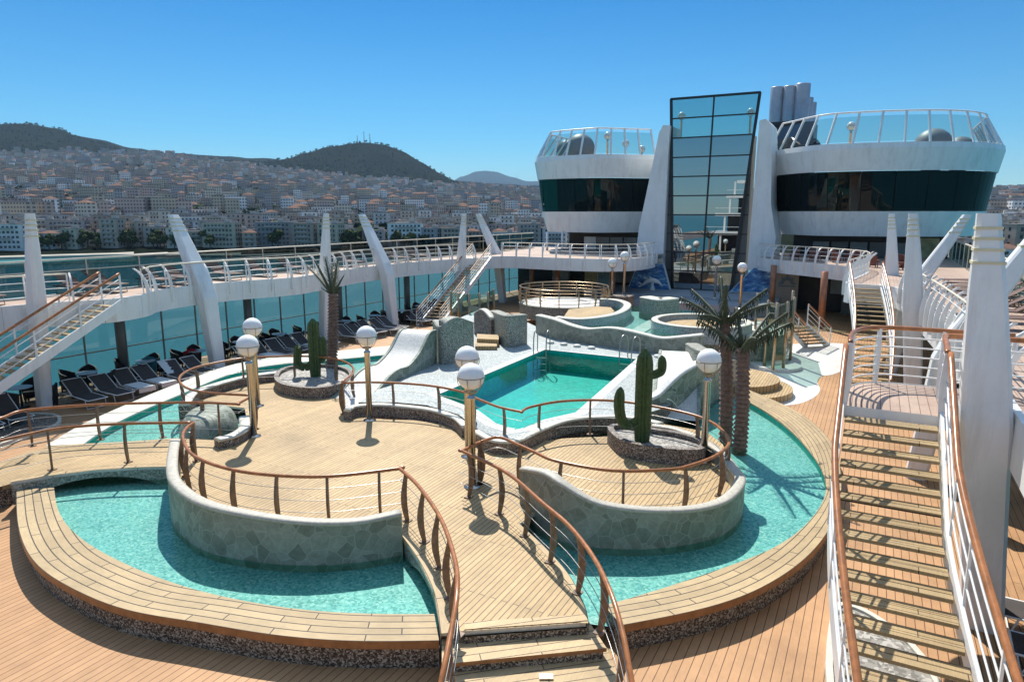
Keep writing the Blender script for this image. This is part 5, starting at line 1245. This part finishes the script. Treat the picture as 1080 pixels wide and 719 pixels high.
for (px, dd) in front:
    k = rn.randrange(len(protos)); p, s = protos[k]; (cc_, cn) = rn.choice(CW)
    if id(p) in used:
        r_ = p.copy(); C.objects.link(r_); ks = []
        for q in ptree[id(p)]:
            c = q.copy(); C.objects.link(c); c.parent = r_; ks.append(c)
            for g in gtree.get(id(q), []): e = g.copy(); C.objects.link(e); e.parent = c
    else: used.add(id(p)); r_ = p; ks = ptree[id(p)]
    w_ = wdir(px)*dd; r_.location = (w_.x, w_.y, ground(px, dd)+.2); r_.rotation_euler = (0, 0, YAW-math.atan((px-540)/720)*.0+rn.uniform(-.5, .5))
    v_ = rn.uniform(.85, 1.15)
    for o in ks: o.color = (cc_[0]*v_, cc_[1]*v_, cc_[2]*v_, 1)
    row = 'on the waterfront' if dd < interp(SHORE, px)+75 else 'behind the waterfront'
    r_['label'] = '%s %d storey block, %s, %s, %s' % (cn, s[0], 'tiled roof' if s[3] else 'flat roof', row, spot(px, dd)); r_['category'] = 'building'; r_['group'] = 'apartment blocks of the town across the water'
for p, s in protos:
    if id(p) not in used:
        for q in ptree[id(p)]:
            for g in gtree.get(id(q), []): bpy.data.objects.remove(g)
            bpy.data.objects.remove(q)
        bpy.data.objects.remove(p)
# the rest of the town: one mass of small blocks
def townmat(c):
    m, t, bs, L = nodes('town_wall'); setp(bs, .9, 0, 0); tc = t.nodes.new('ShaderNodeTexCoord'); sx = t.nodes.new('ShaderNodeSeparateXYZ'); L.new(tc.outputs['Object'], sx.inputs[0])
    def mth(op, a, b_=None):
        q = t.nodes.new('ShaderNodeMath'); q.operation = op
        for i, v in enumerate((a, b_)):
            if v is None: continue
            if hasattr(v, 'is_output'): L.new(v, q.inputs[i])
            else: q.inputs[i].default_value = v
        return q.outputs[0]
    a = mth('GREATER_THAN', mth('FRACT', mth('DIVIDE', sx.outputs[2], 3.1)), .5); h = mth('GREATER_THAN', mth('FRACT', mth('DIVIDE', mth('ADD', sx.outputs[0], sx.outputs[1]), 3.7)), .45)
    g = t.nodes.new('ShaderNodeNewGeometry'); sn = t.nodes.new('ShaderNodeSeparateXYZ'); L.new(g.outputs['Normal'], sn.inputs[0]); vert = mth('LESS_THAN', mth('ABSOLUTE', sn.outputs[2]), .3)
    L.new(mixc(t, mth('MULTIPLY', mth('MULTIPLY', a, h), vert), c, (.16, .155, .155)), bs.inputs['Base Color']); return m
tm = [townmat(c) for c, _ in CW]+[tileM, flatM]; b = MB()
for px, dd in rest:
    for rep in range(1):
        w_ = wdir(px)*dd; z = ground(px, dd); fl = rn.choice((2, 3, 3, 4, 4, 5, 5, 6, 8)) if dd < 2300 else rn.choice((3, 4, 5, 6, 8, 9)); ww = rn.choice((8, 9, 11, 13, 16, 24))*rn.uniform(.85, 1.15); dp = rn.uniform(9, 13); H = fl*3.05
        rz = YAW+rn.uniform(-.5, .5); b.m = rn.randrange(6); b.box((w_.x, w_.y, z+H/2-3), (ww, dp, H+6), rz=rz)
        if rn.random() < .20:
            b.m = 6; x, y = ww/2+.4, dp/2+.4; r_ = max(.5, x-y); mt_ = Matrix.Rotation(rz, 3, 'Z'); q = [(-x, -y, 0), (x, -y, 0), (x, y, 0), (-x, y, 0), (-r_, 0, y*.42), (r_, 0, y*.42)]
            b.add([mt_ @ Vector(v)+Vector((w_.x, w_.y, z+H)) for v in q], [(0, 1, 5, 4), (1, 2, 5), (2, 3, 4, 5), (3, 0, 4)])
        else: b.m = 7; b.box((w_.x, w_.y, z+H+.2), (ww+.3, dp+.3, .5), rz=rz)
o = b.build('distant_town', tm); tag(o, 'dense mass of pale town blocks with red roofs climbing the hillside', 'town', None, 'stuff')

# ---- trees of the town
leafM = mat('dark_foliage', (.036, .060, .022), .8, var=.5, scale=.5, spec=.05); leaf2 = mat('bright_foliage', (.055, .08, .028), .8, var=.4, scale=.5, spec=.05); barkM = mat('bark', (.12, .09, .065), .9)
def clump(b, c, r, n, rn, sz=.9):
    for i in range(n):
        v = Vector((rn.gauss(0, 1), rn.gauss(0, 1), rn.gauss(0, .8))); v = v.normalized()*r*rn.uniform(.55, 1.08); v.z *= .85
        q = c+v; nrm = (v.normalized()+Vector((rn.uniform(-.6, .6), rn.uniform(-.6, .6), rn.uniform(-.2, .8)))).normalized(); x = nrm.orthogonal().normalized(); y = nrm.cross(x); s = sz*rn.uniform(.6, 1.3)
        b.add([q-x*s, q-y*s*.7, q+x*s, q+y*s*.7], [(0, 1, 2, 3)])
def tree_proto(kind, seed):
    rn = random.Random(seed); t = thing('shore_tree', '', 'tree'); b = MB()
    if kind == 'palm':
        t.name = 'shore_palm'; b.tube([(0, 0, -1), (.2, 0, 4), (.1, 0, 8.5)], .3, 6); b.build('trunk', barkM, t); b = MB()
        for k in range(16):
            a = k*2.4; e = rn.uniform(-.2, .9); d = Vector((math.cos(a), math.sin(a), 0)); s_ = Vector((-d.y, d.x, 0))*.35; p = Vector((.1, 0, 8.4))
            m1 = p+d*1.7+Vector((0, 0, 1.5*e)); e1 = p+d*3.1+Vector((0, 0, 1.5*e-1.5)); b.add([p, m1-s_, e1, m1+s_, ], [(0, 1, 2, 3)])
        b.build('crown', leafM, t)
    else:
        b.tube([(0, 0, -1), (.1, .1, 2), (0, 0, 4)], .3, 6, rs=[.35, .28, .18])
        for k in range(4): a = k*1.6; b.tube([(0, 0, 2.6), (1.5*math.cos(a), 1.5*math.sin(a), 4.5)], .1, 5)
        b.build('trunk', barkM, t); b = MB()
        for k in range(6): clump(b, Vector((rn.uniform(-2, 2), rn.uniform(-2, 2), rn.uniform(4, 7))), rn.uniform(1.5, 2.3), 60, rn)
        b.build('crown', leafM if kind == 'dark' else leaf2, t)
    return t
tp = [(tree_proto(k, i), k) for i, k in enumerate(('palm', 'dark', 'bright', 'dark'))]; tk = {id(p): kids(p) for p, _ in tp}; tu = set()
spots = [(rn.uniform(-10, 200), rn.uniform(28, 42)) for i in range(34)]+[(rn.uniform(200, 470), rn.uniform(28, 60)) for i in range(22)]+[(rn.uniform(360, 420), rn.uniform(60, 130)) for i in range(16)]+[(rn.uniform(1030, 1095), rn.uniform(30, 60)) for i in range(8)]
for px, e in spots:
    p, k = rn.choice(tp) if px < 330 else rn.choice(tp[1:])
    if id(p) in tu:
        r_ = p.copy(); C.objects.link(r_)
        for q in tk[id(p)]: c = q.copy(); C.objects.link(c); c.parent = r_
    else: tu.add(id(p)); r_ = p
    dd = interp(SHORE, px)+e; w_ = wdir(px)*dd; s = rn.uniform(.8, 1.5); r_.location = (w_.x, w_.y, ground(px, dd)+.4); r_.scale = (s, s, s); r_.rotation_euler = (0, 0, rn.uniform(0, 6))
    r_['label'] = '%s on the far shore, %s' % ({'palm': 'slim palm tree', 'dark': 'dark bushy tree', 'bright': 'lighter green bushy tree'}[k], spot(px, dd)); r_['category'] = 'tree'; r_['group'] = 'trees along the far shore'
b = MB(); b.m = 0; nT = 0
def blob(px, dd, r):
    w_ = wdir(px)*dd; z = ground(px, dd); b.m = rn.choice((0, 0, 1)); c = Vector((w_.x, w_.y, z+r*.8))
    clump(b, c, r, 17, rn, r*.5)
for i in range(6500):
    px = rn.uniform(-60, 600) if rn.random() < .9 else rn.uniform(1020, 1110); dd = 480+2950*rn.random()**.9
    if dd < interp(SHORE, px)+50: continue
    blob(px, dd, rn.uniform(3.5, 8.5))
for i in range(2200): blob(rn.uniform(-60, 580), rn.uniform(3300, 4700), rn.uniform(4, 7))
tag(b.build('hillside_trees', [leafM, leaf2]), 'scattered dark trees and scrub among the houses and on the hills', 'trees', None, 'stuff')
# masts on the peak, turbines on the far hill
for i, (px, h) in enumerate(((380, 44), (387, 62), (393, 52))):
    dd = 3990; w_ = wdir(px)*dd; z = ground(px, dd)-2; b = MB(); t = thing('radio_mast', '%s radio mast on top of the round hill' % ('left shorter lattice', 'tallest middle lattice', 'right lattice')[0:3][i], 'mast', (w_.x, w_.y, z), 'radio masts on the hill')
    for a in range(3):
        q = Vector((math.cos(a*2.1), math.sin(a*2.1), 0)); b.tube([Vector((w_.x, w_.y, z))+q*3.2, Vector((w_.x, w_.y, z+h))+q*.8], .7, 4)
    for k in range(7):
        zz_ = z+h*k/7; r_ = 3.2-2.4*k/7; b.tube([Vector((w_.x+r_*math.cos(a*2.1), w_.y+r_*math.sin(a*2.1), zz_)) for a in range(3)], .4, 4, closed=True)
    b.build('lattice', greyIn, t); b = MB(); b.lathe([(1.8, 0), (1.8, 4)], (w_.x, w_.y, z+h*.7), 8); b.build('antenna', white, t)
def turbine(px, h):
    dd = 13990; w_ = wdir(px)*dd; z = SEA-5+(zy(interp(FAR, px), 14000, px)-SEA)-20; t = thing('wind_turbine', '', 'wind turbine', (w_.x, w_.y, z)); b = MB(); b.tube([(w_.x, w_.y, z), (w_.x, w_.y, z+h)], 3, 6, rs=[3.5, 2]); b.build('tower', white, t)
    for k in range(3):
        a = k*2.094+px; d_ = Vector((_r.x*math.cos(a), _r.y*math.cos(a), math.sin(a))); c = Vector((w_.x, w_.y, z+h))-wdir(px)*4; b = MB(); b.tube([c, c+d_*h*.55], 2, 4, rs=[2, .6]); b.build('blade', white, t)
    return t
for px, l in ((494, 'leftmost'), (513, 'middle'), (523, 'right'), (545, 'far right')):
    o = turbine(px, 95); o['label'] = '%s tiny wind turbine on the far blue hill' % l; o['group'] = 'wind turbines on the far hill'
# harbour tents on the right
for i, (px, dd) in enumerate(((1062, 345), (1071, 348), (1080, 343))):
    w_ = wdir(px)*(dd+24); z = ground(px, dd+24)+1; b = MB(); b.add([(w_.x+x, w_.y+y, z+3) for x, y in ((-4, -4), (4, -4), (4, 4), (-4, 4))]+[(w_.x, w_.y, z+6.5)], [(0, 1, 4), (1, 2, 4), (2, 3, 4), (3, 0, 4)])
    t = thing('harbour_tent', 'white peaked tent on the quay at the right, %s' % ('left one', 'middle one', 'right one')[i], 'tent', (w_.x, w_.y, z), 'white tents on the quay'); b.build('canopy', white, t)
    for x, y in ((-3.9, -3.9), (3.9, -3.9), (3.9, 3.9), (-3.9, 3.9)): b = MB(); b.box((w_.x+x, w_.y+y, z+1.5), (.2, .2, 3)); b.build('pole', white, t)
# ---- haze
b = MB(); b.box((0, 0, 480), (33400, 33400, 1034)); o = b.build('haze', None)
hz = bpy.data.materials.new('haze'); hz.use_nodes = True; t = hz.node_tree; t.nodes.clear(); ou = t.nodes.new('ShaderNodeOutputMaterial'); vo = t.nodes.new('ShaderNodeVolumePrincipled')
vo.inputs['Color'].default_value = (.52, .75, 1, 1); vo.inputs['Density'].default_value = HAZE; t.links.new(vo.outputs[0], ou.inputs['Volume']); o.data.materials.clear(); o.data.materials.append(hz); tag(o, 'thin pale blue haze over the bay', 'haze', None, 'stuff')
